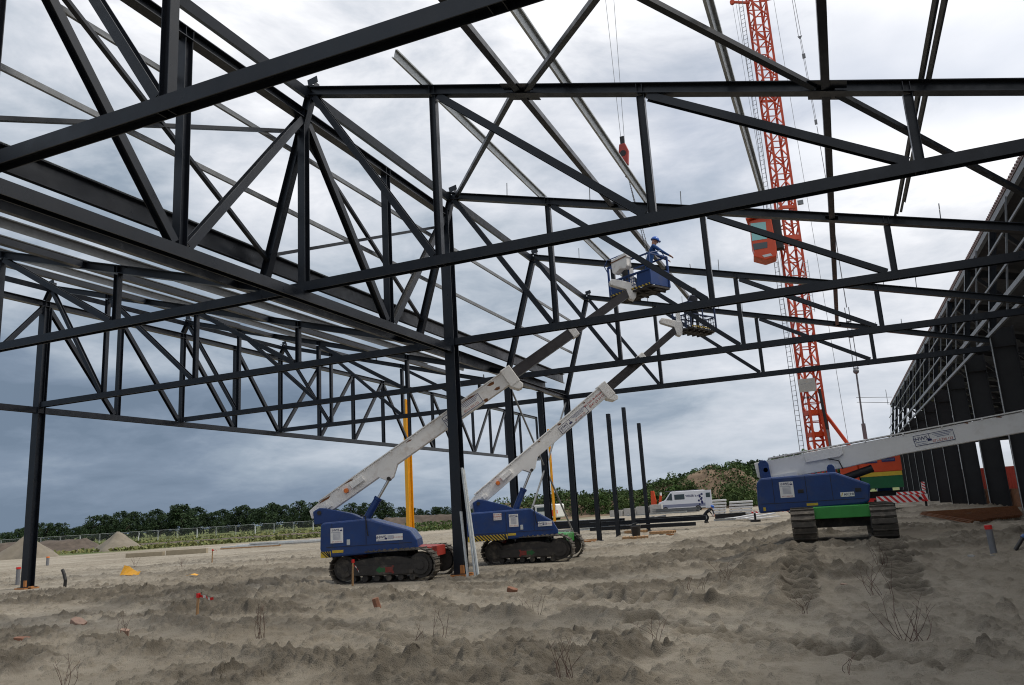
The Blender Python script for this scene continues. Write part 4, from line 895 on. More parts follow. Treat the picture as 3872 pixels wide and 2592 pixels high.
    for (a, b, za, zb) in variant['rustmarks']: m.extr([(a, za), (a+0.5*(b-a), za+0.02), (b, za-0.01), (b-0.2*(b-a), zb), (a+0.3*(b-a), zb+0.02)], (0, -ww/2-0.002, 0), (1, 0, 0), (0, 0, 1), (0, 1, 0), 0.004)
    XF(m, bm_); m.build('rust_patches', M['rust'], t)
    if L2:
        m = MB(); m.box((L1-0.13, 0, 0.04), (0.34, ww+0.12, hh+0.16)); m.extr([(L1-0.3, -hh+0.18), (L1+0.02, -hh+0.18), (L1+0.06, -hh+0.05), (L1-0.02, -hh-0.04), (L1-0.14, -hh-0.02)], (0, 0, 0), (1, 0, 0), (0, 0, 1), (0, 1, 0), ww+0.10); XF(m, bm_); m.build('boom_collar', M['rustwhite'], t, bevel=0.02)
        m = MB(); m.box(((L1+L2)/2, 0, 0.05), (L2-L1, 0.25, 0.31)); m.box(((L1+L2)/2, -0.127, 0.19), (L2-L1, 0.012, 0.03)); m.box(((L1+L2)/2, -0.127, -0.09), (L2-L1, 0.012, 0.03)); XF(m, bm_); m.build('second_boom', M['dkboom'], t)
        m = MB(); m.box((L2-0.08, 0, 0.05), (0.22, 0.31, 0.37)); XF(m, bm_); m.build('second_collar', M['rustwhite'], t, bevel=0.02)
        m = MB(); m.box(((L2+L3)/2, 0, 0.05), (L3-L2, 0.19, 0.24)); XF(m, bm_); m.build('third_boom', M['dkboom'], t)
        # knuckle at the boom tip
        mk = mb_ @ Matrix.Translation((px+L3*math.cos(e), 0, pz+L3*math.sin(e)))
        m = MB(); m.extr([(-0.02, -0.16), (0.12, -0.22), (0.20, -0.12), (0.24, 0.20), (0.22, 0.34), (0.06, 0.36), (-0.30, 0.46), (-0.52, 0.50), (-0.60, 0.40), (-0.56, 0.30), (-0.10, 0.14)], (0, 0, 0), (1, 0, 0), (0, 0, 1), (0, 1, 0), 0.20); XF(m, mk); m.build('tip_knuckle', M['rustwhite'], t, bevel=0.02)
        m = MB(); m.box((0.13, 0, 0.55), (0.13, 0.12, 0.55)); XF(m, mk); m.build('basket_mast', M['white'], t)
        m = MB(); m.path([(0.2, -0.1, 0.1), (0.42, -0.12, 0.02), (0.45, -0.1, 0.35), (0.30, -0.05, 0.6)], 0.016, 6); XF(m, mk); m.build('hose', M['black'], t)
    # lifting cylinder
    if variant['id'] < 3:
        A = Vector((px+1.25, 0, 1.66)); Bp = bm_ @ Vector((2.12, 0, -hh+0.06)); Bl = mb_.inverted() @ Bp; d = (Bl-A); m1 = A+d*0.56
        m = MB(); m.tube(A, m1, 0.105, 16); m.tube(m1-d.normalized()*0.08, m1, 0.12, 16); XF(m, mb_); m.build('lift_cylinder', M['blue'], t)
        m = MB(); m.tube(m1, Bl, 0.045, 12); XF(m, mb_); m.build('piston_rod', M['chrome'], t)
        m = MB(); m.tube(Bl+Vector((0, -0.20, 0)), Bl+Vector((0, 0.20, 0)), 0.055, 12); XF(m, mb_); m.build('cylinder_pin', M['mudframe'], t)
        s = variant['beacon']; m = MB(); m.tube((s, -ww/2-0.002, 0.06), (s, -ww/2-0.12, 0.06), 0.075, 14, 0.062); XF(m, bm_); m.build('amber_beacon', M['orange'], t, bevel=0.01)
        m = MB(); m.box((s+0.38, -ww/2-0.05, 0.08), (0.42, 0.10, 0.16)); XF(m, bm_); m.build('valve_box', M['white'], t, bevel=0.01)
        m = MB(); m.box((0.32, -ww/2-0.03, 0.0), (0.14, 0.06, 0.12)); m.box((0.12, -ww/2-0.02, -0.08), (0.12, 0.05, 0.08)); XF(m, bm_); m.build('pipe_clamp', M['rustwhite'], t)
    else:
        m = MB(); m.extr([(1.05, -0.02), (1.9, -0.02), (2.0, 0.04), (2.0, 0.235), (1.05, 0.235)], (0, -ww/2-0.03, 0), (1, 0, 0), (0, 0, 1), (0, 1, 0), 0.06); XF(m, bm_); m.build('side_cover', M['white'], t, bevel=0.01)
        m = MB(); m.tube((2.6, 0, -0.45), (0.9, 0, -0.75), 0.10, 14); m.path([(1.6, -0.22, -0.02), (1.85, -0.24, -0.12), (1.9, -0.22, -0.35)], 0.014, 6); XF(m, bm_); m.build('lift_cylinder', M['black'], t)
        m = MB(); m.box((0.4, -0.2, -0.3), (0.75, 0.1, 0.2)); XF(m, bm_); m.build('boom_rest_plate', M['white'], t)
    for (a, b, za, zb, kind) in variant['boomsigns']: signboard(t, bm_, a, b, za, zb, -ww/2-0.003, kind, 'boom_sign')
    return t, mb_, bm_
P1 = [(-1.86, 0.76), (-1.95, 1.0), (-1.93, 1.64), (-1.86, 1.70), (-0.66, 1.74), (0.50, 1.37), (0.68, 1.10), (0.72, 0.86), (0.35, 0.83)]
L1t, mb1, bm1 = lift('crawler boom lift, red undercarriage beam, left of the central column', (-1.97, 19.93), -0.03, 10.5, 25, P1, (-2.12, 2.0, 32.4, 6.86, 9.2, 11.26),
    dict(id=1, front='red', rear='red', arrow=(('green', -0.05), ('red', 0.3), 1), seams=(-1.62, -0.70), locks=((-1.18, 1.14),), grab=(-0.62, 1.8),
         signs=((-1.66, -1.32, 1.14, 1.54, -1.006, 'tall'), (-0.42, 0.30, 1.12, 1.29, -1.006, 'wide')), haz=((-1.93, -1.66, 0.77, 0.93, -1.004, 4),), yel=((-1.62, -1.32, 0.88, 0.95),),
         beacon=0.95, rustmarks=((0.1, 0.5, 0.22, 0.17), (1.0, 1.3, 0.24, 0.21), (3.1, 3.3, 0.20, 0.17), (5.0, 5.6, 0.21, 0.18), (6.1, 6.3, -0.02, -0.10), (6.0, 6.25, 0.2, 0.12), (5.65, 5.8, -0.1, -0.2)),
         boomsigns=((4.35, 5.65, -0.12, 0.18, 'boom'),)))
tipw = Vector((-1.97, 19.93, 0))+(mb1 @ Vector((-2.12+11.26*math.cos(R(32.4)), 0, 2.0+11.26*math.sin(R(32.4)))))
bk1 = Matrix.Translation(Vector((4.98, 23.42, 8.07))-Vector((-1.97, 19.93, 0))) @ Matrix.Rotation(R(-28), 4, 'Z')
basket(L1t, bk1)
P2 = [(-2.30, 0.80), (-2.32, 1.02), (-2.28, 1.66), (-2.2, 1.72), (-0.20, 1.76), (0.52, 1.32), (0.68, 1.02), (0.68, 0.86), (0.3, 0.84)]
L2t, mb2, bm2 = lift('crawler boom lift, green front beam, right behind the central column', (0.2, 25.2), -0.03, 8, 30, P2, (-1.85, 2.03, 37.0, 6.1, 7.9, 9.5),
    dict(id=2, front='green', rear='red', arrow=(('green', 0.15), ('red', 0.0), -1), seams=(-1.02, -0.10), locks=((-0.52, 1.17),), grab=(0.0, 1.7),
         signs=((-1.42, -1.16, 1.44, 1.66, -1.006, 'nu'), (-0.92, -0.62, 1.20, 1.60, -1.006, 'tall'), (0.02, 0.48, 1.16, 1.31, -1.006, 'wide')), haz=((-2.28, -1.0, 0.81, 0.99, -1.004, 12),), yel=((-0.98, -0.72, 0.93, 1.0),),
         beacon=0.95, rustmarks=((2.9, 3.0, 0.22, 0.18), (3.8, 3.95, 0.22, 0.17), (5.0, 5.1, 0.22, 0.18)),
         boomsigns=((3.75, 5.0, -0.12, 0.14, 'boom'), (5.15, 5.75, -0.10, 0.18, 'nuboom'))))
bk2 = Matrix.Translation(Vector((5.72, 29.0, 7.80))-Vector((0.2, 25.2, 0))) @ Matrix.Rotation(R(62), 4, 'Z')
basket(L2t, bk2, 1.5, 0.80, 1.0, box=False)
P3 = [(-1.93, 0.80), (-1.95, 1.0), (-1.92, 1.58), (-1.80, 1.69), (0.0, 1.72), (0.78, 1.37), (0.70, 0.95), (0.55, 0.90)]
L3t, mb3, bm3 = lift('crawler boom lift on the right with lowered boom, seen end on to its tracks', (9.88, 22.45), 0.43, 91.5, 0, P3, (-1.72, 1.93, 6.4, 6.6, 0, 0),
    dict(id=3, front='green', rear='green', arrow=None, shoe=0.56, gauge=1.82, seams=(-1.52, -0.72, -0.12), locks=((-0.86, 1.30), (0.48, 1.25)),
         signs=((-1.36, -1.02, 1.16, 1.56, -1.006, 'tall'), (0.06, 0.38, 1.10, 1.21, -1.006, 'maker')), haz=(), yel=((-0.76, -0.49, 0.93, 0.99), (-1.82, -1.76, 0.86, 0.95)),
         rustmarks=((4.9, 5.0, 0.23, 0.20), (5.6, 5.75, 0.225, 0.195)), boomsigns=((3.70, 4.62, -0.12, 0.15, 'boom'),)))

# ------------------------------------------------------------------ people
def person(label, loc, rotz, joints, edges, clothes, skinz, helmet, helmcol, bare=None, nm='person'):
    """joints: name -> (x, y, z, radius); one continuous skinned body"""
    names = list(joints); me = bpy.data.meshes.new('tmp'); me.from_pydata([joints[n][:3] for n in names], [(names.index(a), names.index(b)) for a, b in edges], [])
    ob = bpy.data.objects.new('tmp', me); COL.objects.link(ob)
    md = ob.modifiers.new('s', 'SKIN'); md.use_smooth_shade = True
    sv = me.skin_vertices[0].data
    for i, n in enumerate(names):
        r = joints[n][3]; sv[i].radius = r if isinstance(r, tuple) else (r, r); sv[i].use_root = (n == 'pelvis')
    sb = ob.modifiers.new('u', 'SUBSURF'); sb.levels = 2; sb.render_levels = 2
    bpy.context.view_layer.update(); ev = ob.evaluated_get(bpy.context.evaluated_depsgraph_get()); m2 = bpy.data.meshes.new_from_object(ev)
    bpy.data.objects.remove(ob); m2.name = 'person'
    m2.materials.clear(); m2.materials.append(clothes); m2.materials.append(M['skin']); m2.materials.append(M['black'])
    hd = Vector(joints['head'][:3]); nk = Vector(joints['neck'][:3]); hands = [Vector(joints[n][:3]) for n in joints if n.startswith('hand') or n.startswith('f')]
    for p in m2.polygons:
        c = p.center
        if (c-nk).dot(hd-nk) > 0.25*(hd-nk).length_squared and (c-hd).length < 0.22: p.material_index = 1
        elif any((c-h).length < 0.065 for h in hands): p.material_index = 1
        elif any((c-Vector(joints[n][:3])).length < 0.13 for n in joints if n.startswith('toe') or n.startswith('heel')): p.material_index = 2
    o = bpy.data.objects.new(nm, m2); COL.objects.link(o); o.location = loc; o.rotation_euler = (0, 0, rotz); tag(o, label, 'person')
    ax = (hd-nk).normalized()
    m = MB(); q = Vector((0, 0, 1)).rotation_difference(ax).to_matrix()
    m.ball((0, 0, 0), (0.135, 0.115, 0.125), 16, 8, z0=0.0); m.tube((0, 0, -0.012), (0, 0, 0.006), 0.142, 16); m.box((0.13, 0, -0.004), (0.10, 0.15, 0.012))
    m.v = [tuple(hd+ax*0.045+q @ Vector(v)) for v in m.v]; m.build('helmet', helmcol, o)
    m = MB(); f = q @ Vector((1, 0, 0)); s_ = q @ Vector((0, 1, 0)); u_ = ax
    m.ball(hd+f*0.105-u_*0.015, (0.02, 0.014, 0.022), 8, 5); m.build('nose', M['skin'], o)
    m = MB()
    for s in (-1, 1): m.ball(hd+f*0.092+s_*0.032*s+u_*0.012, 0.010, 6, 4)
    m.build('eyes', M['black'], o)
    m = MB()
    for s in (-1, 1): m.ball(hd+s_*0.082*s-u_*0.01, (0.022, 0.012, 0.03), 8, 5)
    m.build('ears', M['skin'], o)
    m = MB(); m.box(hd+f*0.092-u_*0.058, (0.012, 0.045, 0.010), q); m.build('mouth', M['inkr'], o)
    return o
def body_joints(lean=0.2, arms=None, knee=0.06, crouch=0.0):
    J = {}; pz = 0.93-crouch
    J['pelvis'] = (0, 0, pz, (0.15, 0.12)); l = lean; f = lambda d: (math.sin(l)*d, pz+math.cos(l)*d)
    x, z = f(0.24); J['waist'] = (x, 0, z, (0.15, 0.115)); x, z = f(0.44); J['chest'] = (x, 0, z, (0.175, 0.125)); x, z = f(0.56); J['neck'] = (x, 0, z, 0.062)
    hx_ = x+0.03+0.10*math.sin(l*0.8); hz_ = z+0.16*math.cos(l*0.8); J['head'] = (hx_, 0, hz_, (0.088, 0.10)); J['crown'] = (hx_+0.08*math.sin(l*0.8), 0, hz_+0.085*math.cos(l*0.8), 0.075)
    sx_, sz_ = f(0.50)
    for s, nm in ((1, 'L'), (-1, 'R')):
        J['sh'+nm] = (sx_, 0.17*s, sz_, 0.075)
        el_, ha = arms[nm]
        J['el'+nm] = (*el_, 0.052); J['wr'+nm] = (*ha, 0.034); d = (Vector(ha)-Vector(el_)).normalized(); h2 = Vector(ha)+d*0.075; J['hand'+nm] = (*h2, (0.040, 0.022))
        sd2 = d.cross(Vector((0, 0, 1))); sd2 = sd2.normalized() if sd2.length > 0.1 else Vector((0, 1, 0))
        for i in range(4):
            b0 = h2+d*0.035+sd2*(i-1.5)*0.017; b1 = b0+d*(0.045, 0.052, 0.048, 0.036)[i]-Vector((0, 0, 0.018)); J['f%d%s' % (i, nm)] = (*b1, 0.0085)
        J['fT'+nm] = (*(Vector(ha)+d*0.05+sd2*0.05*(-s)), 0.009)
        J['hip'+nm] = (0, 0.10*s, pz-0.07, 0.105); J['kn'+nm] = (knee, 0.11*s, 0.49-crouch*0.5, 0.072); J['an'+nm] = (-0.02, 0.12*s, 0.10, 0.052); J['toe'+nm] = (0.16, 0.13*s, 0.05, 0.045); J['heel'+nm] = (-0.05, 0.12*s, 0.045, 0.045)
    E_ = [('pelvis', 'waist'), ('waist', 'chest'), ('chest', 'neck'), ('neck', 'head'), ('head', 'crown')]
    for nm in 'LR':
        E_ += [('chest', 'sh'+nm), ('sh'+nm, 'el'+nm), ('el'+nm, 'wr'+nm), ('wr'+nm, 'hand'+nm), ('pelvis', 'hip'+nm), ('hip'+nm, 'kn'+nm), ('kn'+nm, 'an'+nm), ('an'+nm, 'toe'+nm), ('an'+nm, 'heel'+nm), ('wr'+nm, 'fT'+nm)]
        E_ += [('hand'+nm, 'f%d%s' % (i, nm)) for i in range(4)]
    return J, E_
J, E_ = body_joints(0.38, {'L': ((0.42, 0.30, 1.20), (0.62, 0.22, 1.05)), 'R': ((0.40, -0.30, 1.16), (0.62, -0.24, 1.04))})
person('worker in a blue coverall and blue helmet leaning over the basket rail', (5.33, 23.50, 8.13), R(22), J, E_, M['cloth'], 0, 0, M['helm'])
J, E_ = body_joints(0.30, {'L': ((0.36, 0.30, 1.12), (0.58, 0.16, 1.10)), 'R': ((0.30, -0.32, 1.10), (0.55, -0.22, 1.00))}, crouch=0.10)
person('worker in dark clothes and dark helmet in the farther lift basket', (5.72, 29.0, 7.86), R(75), J, E_, M['navy'], 0, 0, M['black'])
J, E_ = body_joints(1.05, {'L': ((0.50, 0.26, 0.80), (0.60, 0.18, 0.58)), 'R': ((0.52, -0.26, 0.80), (0.64, -0.18, 0.58))}, knee=0.18, crouch=0.24)
person('bending worker in dark clothes and a blue helmet by the steel stacks', (0.85, 56.5, gz(0.85, 56.5)), R(-20), J, E_, M['navy'], 0, 0, M['helm'])
# ------------------------------------------------------------------ vegetation
npr = np.random.RandomState(11)
def leaf_mesh(name, centers, sizes, tones, mt, trunkmb=None, flat=0.0):
    n = len(centers); nr = npr.normal(size=(n, 3)); nr[:, 2] += flat; nr /= np.linalg.norm(nr, axis=1)[:, None]
    a = np.cross(nr, npr.normal(size=(n, 3))); a /= np.linalg.norm(a, axis=1)[:, None]; b = np.cross(nr, a)
    s = sizes[:, None]
    v = np.stack([centers-a*s*0.5, centers+b*s*0.32, centers+a*s*0.5, centers-b*s*0.32], 1).reshape(-1, 3)
    me = bpy.data.meshes.new(name); me.vertices.add(4*n); me.vertices.foreach_set('co', v.astype(np.float32).ravel())
    me.loops.add(4*n); me.loops.foreach_set('vertex_index', np.arange(4*n, dtype=np.int32)); me.polygons.add(n)
    me.polygons.foreach_set('loop_start', np.arange(0, 4*n, 4, dtype=np.int32)); me.polygons.foreach_set('loop_total', np.full(n, 4, dtype=np.int32)); me.update(calc_edges=True)
    at_ = me.attributes.new('tone', 'FLOAT', 'POINT'); at_.data.foreach_set('value', np.repeat(np.clip(tones, 0, 1), 4).astype(np.float32)); me.materials.append(mt); return me
def crown(h, w, z0, nl, npl, ls, mt, seed):
    npr.seed(seed); C_ = []; T_ = []; S_l = []
    for i in range(nl):
        u = npr.uniform(0, 1); zz = z0+(h-z0)*(0.08+0.86*u); rr = w/2*math.sqrt(max(0.05, 1-((u-0.42)/0.62)**2))*npr.uniform(0.25, 0.95); th = npr.uniform(0, 6.283)
        c = np.array([rr*math.cos(th), rr*math.sin(th), zz]); r = npr.uniform(0.10, 0.20)*w
        p = npr.normal(size=(npl, 3)); p /= np.linalg.norm(p, axis=1)[:, None]; p *= (npr.uniform(0.25, 1, size=(npl, 1))**0.5)*r*np.array([1, 1, 0.72])
        C_.append(c+p); T_.append(np.clip(npr.uniform(0.15, 0.85)+npr.normal(0, 0.16, npl), 0, 1)); S_l.append(npr.uniform(0.6, 1.25, npl)*ls)
    return leaf_mesh('crown', np.concatenate(C_), np.concatenate(S_l), np.concatenate(T_), mt)
def tree_proto(h, w, mt, seed, nl=58, npl=44, ls=0.62, z0f=0.0):
    r = random.Random(seed); me = crown(h, w, h*z0f, nl, npl, ls, mt, seed); tb = MB()
    tb.tube((0, 0, -0.3), (0.1, 0.05, h*0.45), 0.18, 8, 0.11); tb.tube((0.1, 0.05, h*0.45), (0, 0, h*0.85), 0.11, 6, 0.03)
    for i in range(6):
        z = h*r.uniform(0.22, 0.6); a = r.uniform(0, 6.28); tb.tube((0.05, 0.02, z), (math.cos(a)*w*0.32, math.sin(a)*w*0.32, z+h*0.2), 0.07, 5, 0.02)
    return me, tb
PROT = []
for i, (h, w, mt, sd_) in enumerate(((10.0, 8.2, 'leafd', 1), (9.0, 8.6, 'leafd', 2), (11.5, 7.8, 'leafd', 3), (9.5, 9.0, 'leafm', 4), (8.0, 9.2, 'leafm', 5))):
    me, tb = tree_proto(h, w, M[mt], sd_); tm = None
    PROT.append([me, tb, h, None])
def put_tree(kind, x, y, z, h, label, group, rz, wx=1.0):
    me, tb, hh, tmesh = PROT[kind]; s = h/hh
    t = thing('tree', label, 'tree', (x, y, z), rz, group, world=False); t.scale = (s*wx, s*wx, s)
    c = bpy.data.objects.new('crown', me); COL.objects.link(c); c.parent = t
    if tmesh is None:
        k = tb.build('trunk', M['bark'], t); PROT[kind][3] = k.data
    else:
        k = bpy.data.objects.new('trunk', tmesh); COL.objects.link(k); k.parent = t
def ip(x, pts):
    return float(np.interp(x, [p[0] for p in pts], [p[1] for p in pts]))
def dirpt(u, d):
    """ground point at distance d in the bearing numbered u (0 left .. 2342 right of the camera's field)"""
    a = math.atan((u-1171)/1785.3)*0.985+YAW; return 10.07+d*math.sin(a), d*math.cos(a)
r5 = random.Random(5)
hp = [(-80, 8.5), (0, 6.3), (60, 7.6), (110, 8.2), (150, 6.6), (200, 9.6), (250, 10.0), (300, 9.4), (360, 10.8), (420, 10.0), (480, 11.2), (540, 9.8), (600, 11.8), (640, 11.0), (700, 10.3), (760, 8.8), (800, 8.2), (840, 9.8), (880, 6.6), (920, 5.6), (960, 5.4), (1000, 6.4), (1040, 5.8), (1120, 5.0)]
u = -90.0
while u < 1120:
    d = (300 if u < 780 else 340)+r5.uniform(-14, 14); x, y = dirpt(u, d); h = ip(u, hp)*r5.uniform(0.70, 1.04)*(1.0 if u < 780 else 1.12)
    put_tree(r5.choice((0, 1, 2, 0, 1, 2)), x, y, -0.4, h, 'dark tree in the dense row beyond the meadow and the site fence', 'trees beyond the meadow', r5.uniform(0, 6.28), r5.uniform(0.85, 1.2)); u += r5.uniform(12, 19)
hp2 = [(1440, 4.6), (1475, 6.2), (1520, 7.6), (1560, 8.4), (1600, 9.4), (1650, 10.4), (1700, 11.0), (1760, 11.2), (1950, 12.0)]
u = 1452.0
while u < 1960:
    d = 225+r5.uniform(-14, 14); x, y = dirpt(u, d); h = ip(u, hp2)*r5.uniform(0.88, 1.08)
    put_tree(r5.choice((0, 1, 3, 4, 3)), x, y, 0.2, h, 'green tree of the wood rising behind the overgrown spoil heap', 'trees of the wood behind the spoil heap', r5.uniform(0, 6.28), r5.uniform(0.95, 1.25)); u += r5.uniform(17, 27)
for i, (u, h) in enumerate(((1090, 4.4), (1130, 4.2), (1255, 6.6), (1385, 5.2), (1415, 4.6), (1440, 5.4))):
    x, y = dirpt(u, 260+6*i); put_tree((0, 1, 4)[i % 3], x, y, 0.0, h, 'far small tree peeping over the spoil heap', 'far trees over the spoil heap', i*1.1, 1.2)
# overgrown spoil heap
A = Vector((-34.4, 95.1)); Bv = Vector((1.0, 105.0)); U = (Bv-A).normalized(); V = Vector((-U.y, U.x)); LN = (Bv-A).length
def heap_h(a, b):
    prof = np.interp(a, [-2, 0, 3, 6, 9, 12, 15, 18, 21, 24, 27, 30, 33, 36, 39], [0, 1.7, 2.3, 2.5, 2.9, 2.9, 2.7, 2.6, 2.9, 3.5, 4.2, 4.9, 4.4, 3.0, 0.2])
    return prof*np.exp(-((b-1.5)/4.3)**2)*(0.80+0.45*fbm(a+50, b+50, 3.0, 4))
aa = np.arange(-3, LN+3, 0.35); bb = np.arange(-8, 11, 0.35); GA, GB = np.meshgrid(aa, bb); HH = heap_h(GA, GB)+0.10*(fbm(GA, GB, 0.8, 3)-0.5)-0.05
XX = A.x+U.x*GA+V.x*GB; YY = A.y+U.y*GA+V.y*GB
m = MB(); nr_, nc_ = GA.shape; zb = 0.25
m.smooth = True
m.add([(XX[i, j], YY[i, j], zb+HH[i, j]) for i in range(nr_) for j in range(nc_)], [(i*nc_+j, i*nc_+j+1, (i+1)*nc_+j+1, (i+1)*nc_+j) for i in range(nr_-1) for j in range(nc_-1)])
heapm = mat('spoil_heap_soil', (0.15, 0.105, 0.068), 0.95, 0, 0.35, 0.8, 0.9, 3)
tag(m.build('spoil_heap', heapm), kind='structure')
n = 42000; npr.seed(21); a = npr.uniform(-2, LN+2, n); b = npr.uniform(-6, 7, n); h = heap_h(a, b)
green = fbm(a, b, 4.5, 3)+0.10*np.sin(a*0.35); keep = (npr.uniform(0, 1, n) < (ss(0.26, 0.44, green)*0.7+0.32)*(1-0.93*np.exp(-((a-28.5)/1.7)**2)*ss(2.8, 3.6, h))*(1-0.8*np.exp(-((a-3.5)/3.0)**2)*ss(1.3, 1.9, h))) & (h > 0.3); a, b, h = a[keep], b[keep], h[keep]
bump = ss(0.45, 0.7, fbm(a+7, b+3, 1.6, 2)); hh = h+zb+npr.uniform(0, 1, len(a))*(0.15+0.85*bump)
cen = np.stack([A.x+U.x*a+V.x*b, A.y+U.y*a+V.y*b, hh], -1); tn = 0.2+0.7*fbm(a+3, b, 2.0, 3)+npr.normal(0, 0.13, len(a))
ob = bpy.data.objects.new('undergrowth', leaf_mesh('undergrowth', cen, npr.uniform(0.18, 0.42, len(a)), tn-0.1, M['leafl'])); COL.objects.link(ob); ob['kind'] = 'stuff'
SH = [crown(2.4, 3.4, 0.1, 26, 60, 0.26, M['leafl'], 31), crown(2.0, 3.0, 0.1, 24, 60, 0.26, M['leafm'], 32)]
for i, (u, d, s, zz) in enumerate(((1672, 97, 1.0, 0.5), (1690, 99, 0.9, 0.4), (1650, 100, 1.0, 1.0), (1520, 100, 0.9, 1.6), (1545, 101, 0.8, 2.2), (1470, 100, 0.8, 1.0), (1310, 100, 0.7, 1.6), (1350, 100, 0.8, 1.4), (1405, 99, 0.8, 0.8))):
    x, y = dirpt(u, d); t = bpy.data.objects.new('shrub', SH[i % 2]); COL.objects.link(t); t.location = (x, y, zz); t.scale = (s, s, s); t.rotation_euler = (0, 0, i)
    tag(t, 'green shrub growing on the flank of the spoil heap', 'shrub', 'shrubs on the spoil heap')
# meadow tufts beyond and around the fence
n = 16000; npr.seed(4); uu = npr.uniform(-60, 1080, n); d = 92+npr.uniform(0, 1, n)**1.6*120
ang_ = np.arctan((uu-1171)/1785.3)*0.985+YAW; x = 10.07+d*np.sin(ang_); y = d*np.cos(ang_); kp = fbm(x, y, 9, 3) > 0.40; x, y = x[kp], y[kp]; hgt_ = npr.uniform(0.1, 0.42, len(x))
ob = bpy.data.objects.new('meadow_grass', leaf_mesh('meadow_grass', np.stack([x, y, hgt_*0.6], -1), hgt_*1.6, npr.uniform(0, 1, len(x))*0.6+0.5*fbm(x, y, 16, 3), M['drygrass'])); COL.objects.link(ob); ob['kind'] = 'stuff'
def weeds(u0, u1, d0, d1, n, seed, hh):
    npr.seed(seed); u = npr.uniform(u0, u1, n); d = npr.uniform(d0, d1, n); an_ = np.arctan((u-1171)/1785.3)*0.985+YAW; return np.stack([10.07+d*np.sin(an_), d*np.cos(an_), npr.uniform(0.05, hh, n)], -1)
cen = np.concatenate([weeds(790, 905, 84, 88, 700, 1, 0.7), weeds(905, 1035, 86, 92, 800, 2, 1.0), weeds(1440, 1475, 92, 94, 200, 3, 0.8)])
ob = bpy.data.objects.new('weeds', leaf_mesh('weeds', cen, npr.uniform(0.15, 0.4, len(cen)), npr.uniform(0.2, 0.9, len(cen)), M['leafl'])); COL.objects.link(ob); ob['kind'] = 'stuff'
# soil banks and sand heaps
def bank(pts, hw, ht, name, mt, seed):
    m = MB(); m.smooth = True; L_ = []; step = 0.5
    P_ = [Vector(p) for p in pts]; tot = sum((P_[i+1]-P_[i]).length for i in range(len(P_)-1)); ns = int(tot/step)
    rows = []
    for k in range(ns+1):
        s = tot*k/ns; i = 0
        while i < len(P_)-2 and s > (P_[i+1]-P_[i]).length: s -= (P_[i+1]-P_[i]).length; i += 1
        dirv = (P_[i+1]-P_[i]).normalized(); c = P_[i]+dirv*s; nv = Vector((-dirv.y, dirv.x)); row = []
        for q in range(-8, 9):
            f = q/8; e = min(1, k/5, (ns-k)/5); pz = ht*math.exp(-(f*1.7)**2)*(0.7+0.6*float(fbm(np.array([k*step*1.0+seed]), np.array([q*0.5+seed]), 2.0, 3)[0]))*e-0.06
            p = c+nv*f*hw; row.append((p.x, p.y, pz))
        rows.append(row)
    w = len(rows[0]); m.add([v for r_ in rows for v in r_], [(k*w+j, k*w+j+1, (k+1)*w+j+1, (k+1)*w+j) for k in range(len(rows)-1) for j in range(w-1)])
    return tag(m.build(name, mt), kind='structure')
bank([(-110, 44), (-80, 66), (-73, 71)], 4.0, 1.5, 'soil_embankment', M['earth'], 1); bank([(-73, 67.5), (-66, 75), (-50, 88)], 2.0, 0.5, 'soil_embankment', M['earth'], 5)
bank([(-50, 92), (-44, 97), (-36, 101)], 3.0, 1.7, 'soil_embankment', M['earth'], 9)
sandm = mat('heaped_sand', (0.165, 0.144, 0.112), 0.95, 0, 0.18, 1.2, 0.8, 5)
def sand_heap(x, y, rad, ht, label, seed):
    m = MB(); m.smooth = True; nr_, na_ = 22, 44; vs = [(x, y, ht)]; fs = []
    for i in range(1, nr_+1):
        for j in range(na_):
            t_ = i/nr_; a = 2*math.pi*j/na_; rr = rad*t_*(1+0.18*math.sin(2*a+seed)+0.10*math.sin(3*a+2*seed)); nx_ = float(fbm(np.array([rr*math.cos(a)+seed*9]), np.array([rr*math.sin(a)+seed*5]), 1.1, 4)[0])-0.5
            vs.append((x+rr*math.cos(a), y+rr*math.sin(a), max(-0.1, ht*(1-t_)**0.92*(1+0.35*nx_*(1 if t_ < 0.95 else 0))-0.05*t_)))
    for j in range(na_): fs.append((0, 1+j, 1+(j+1) % na_))
    for i in range(nr_-1):
        for j in range(na_): fs.append((1+i*na_+j, 1+(i+1)*na_+j, 1+(i+1)*na_+(j+1) % na_, 1+i*na_+(j+1) % na_))
    m.add(vs, fs); tag(m.build('sand_heap', sandm), label, 'sand heap', 'sand heaps')
sand_heap(-63.1, 53.4, 2.7, 2.1, 'pointed sand heap half hidden by the tall outer column', 1.0)
sand_heap(-63.9, 64.4, 2.9, 1.95, 'broad sand heap standing clear in front of the dark soil bank', 2.3)
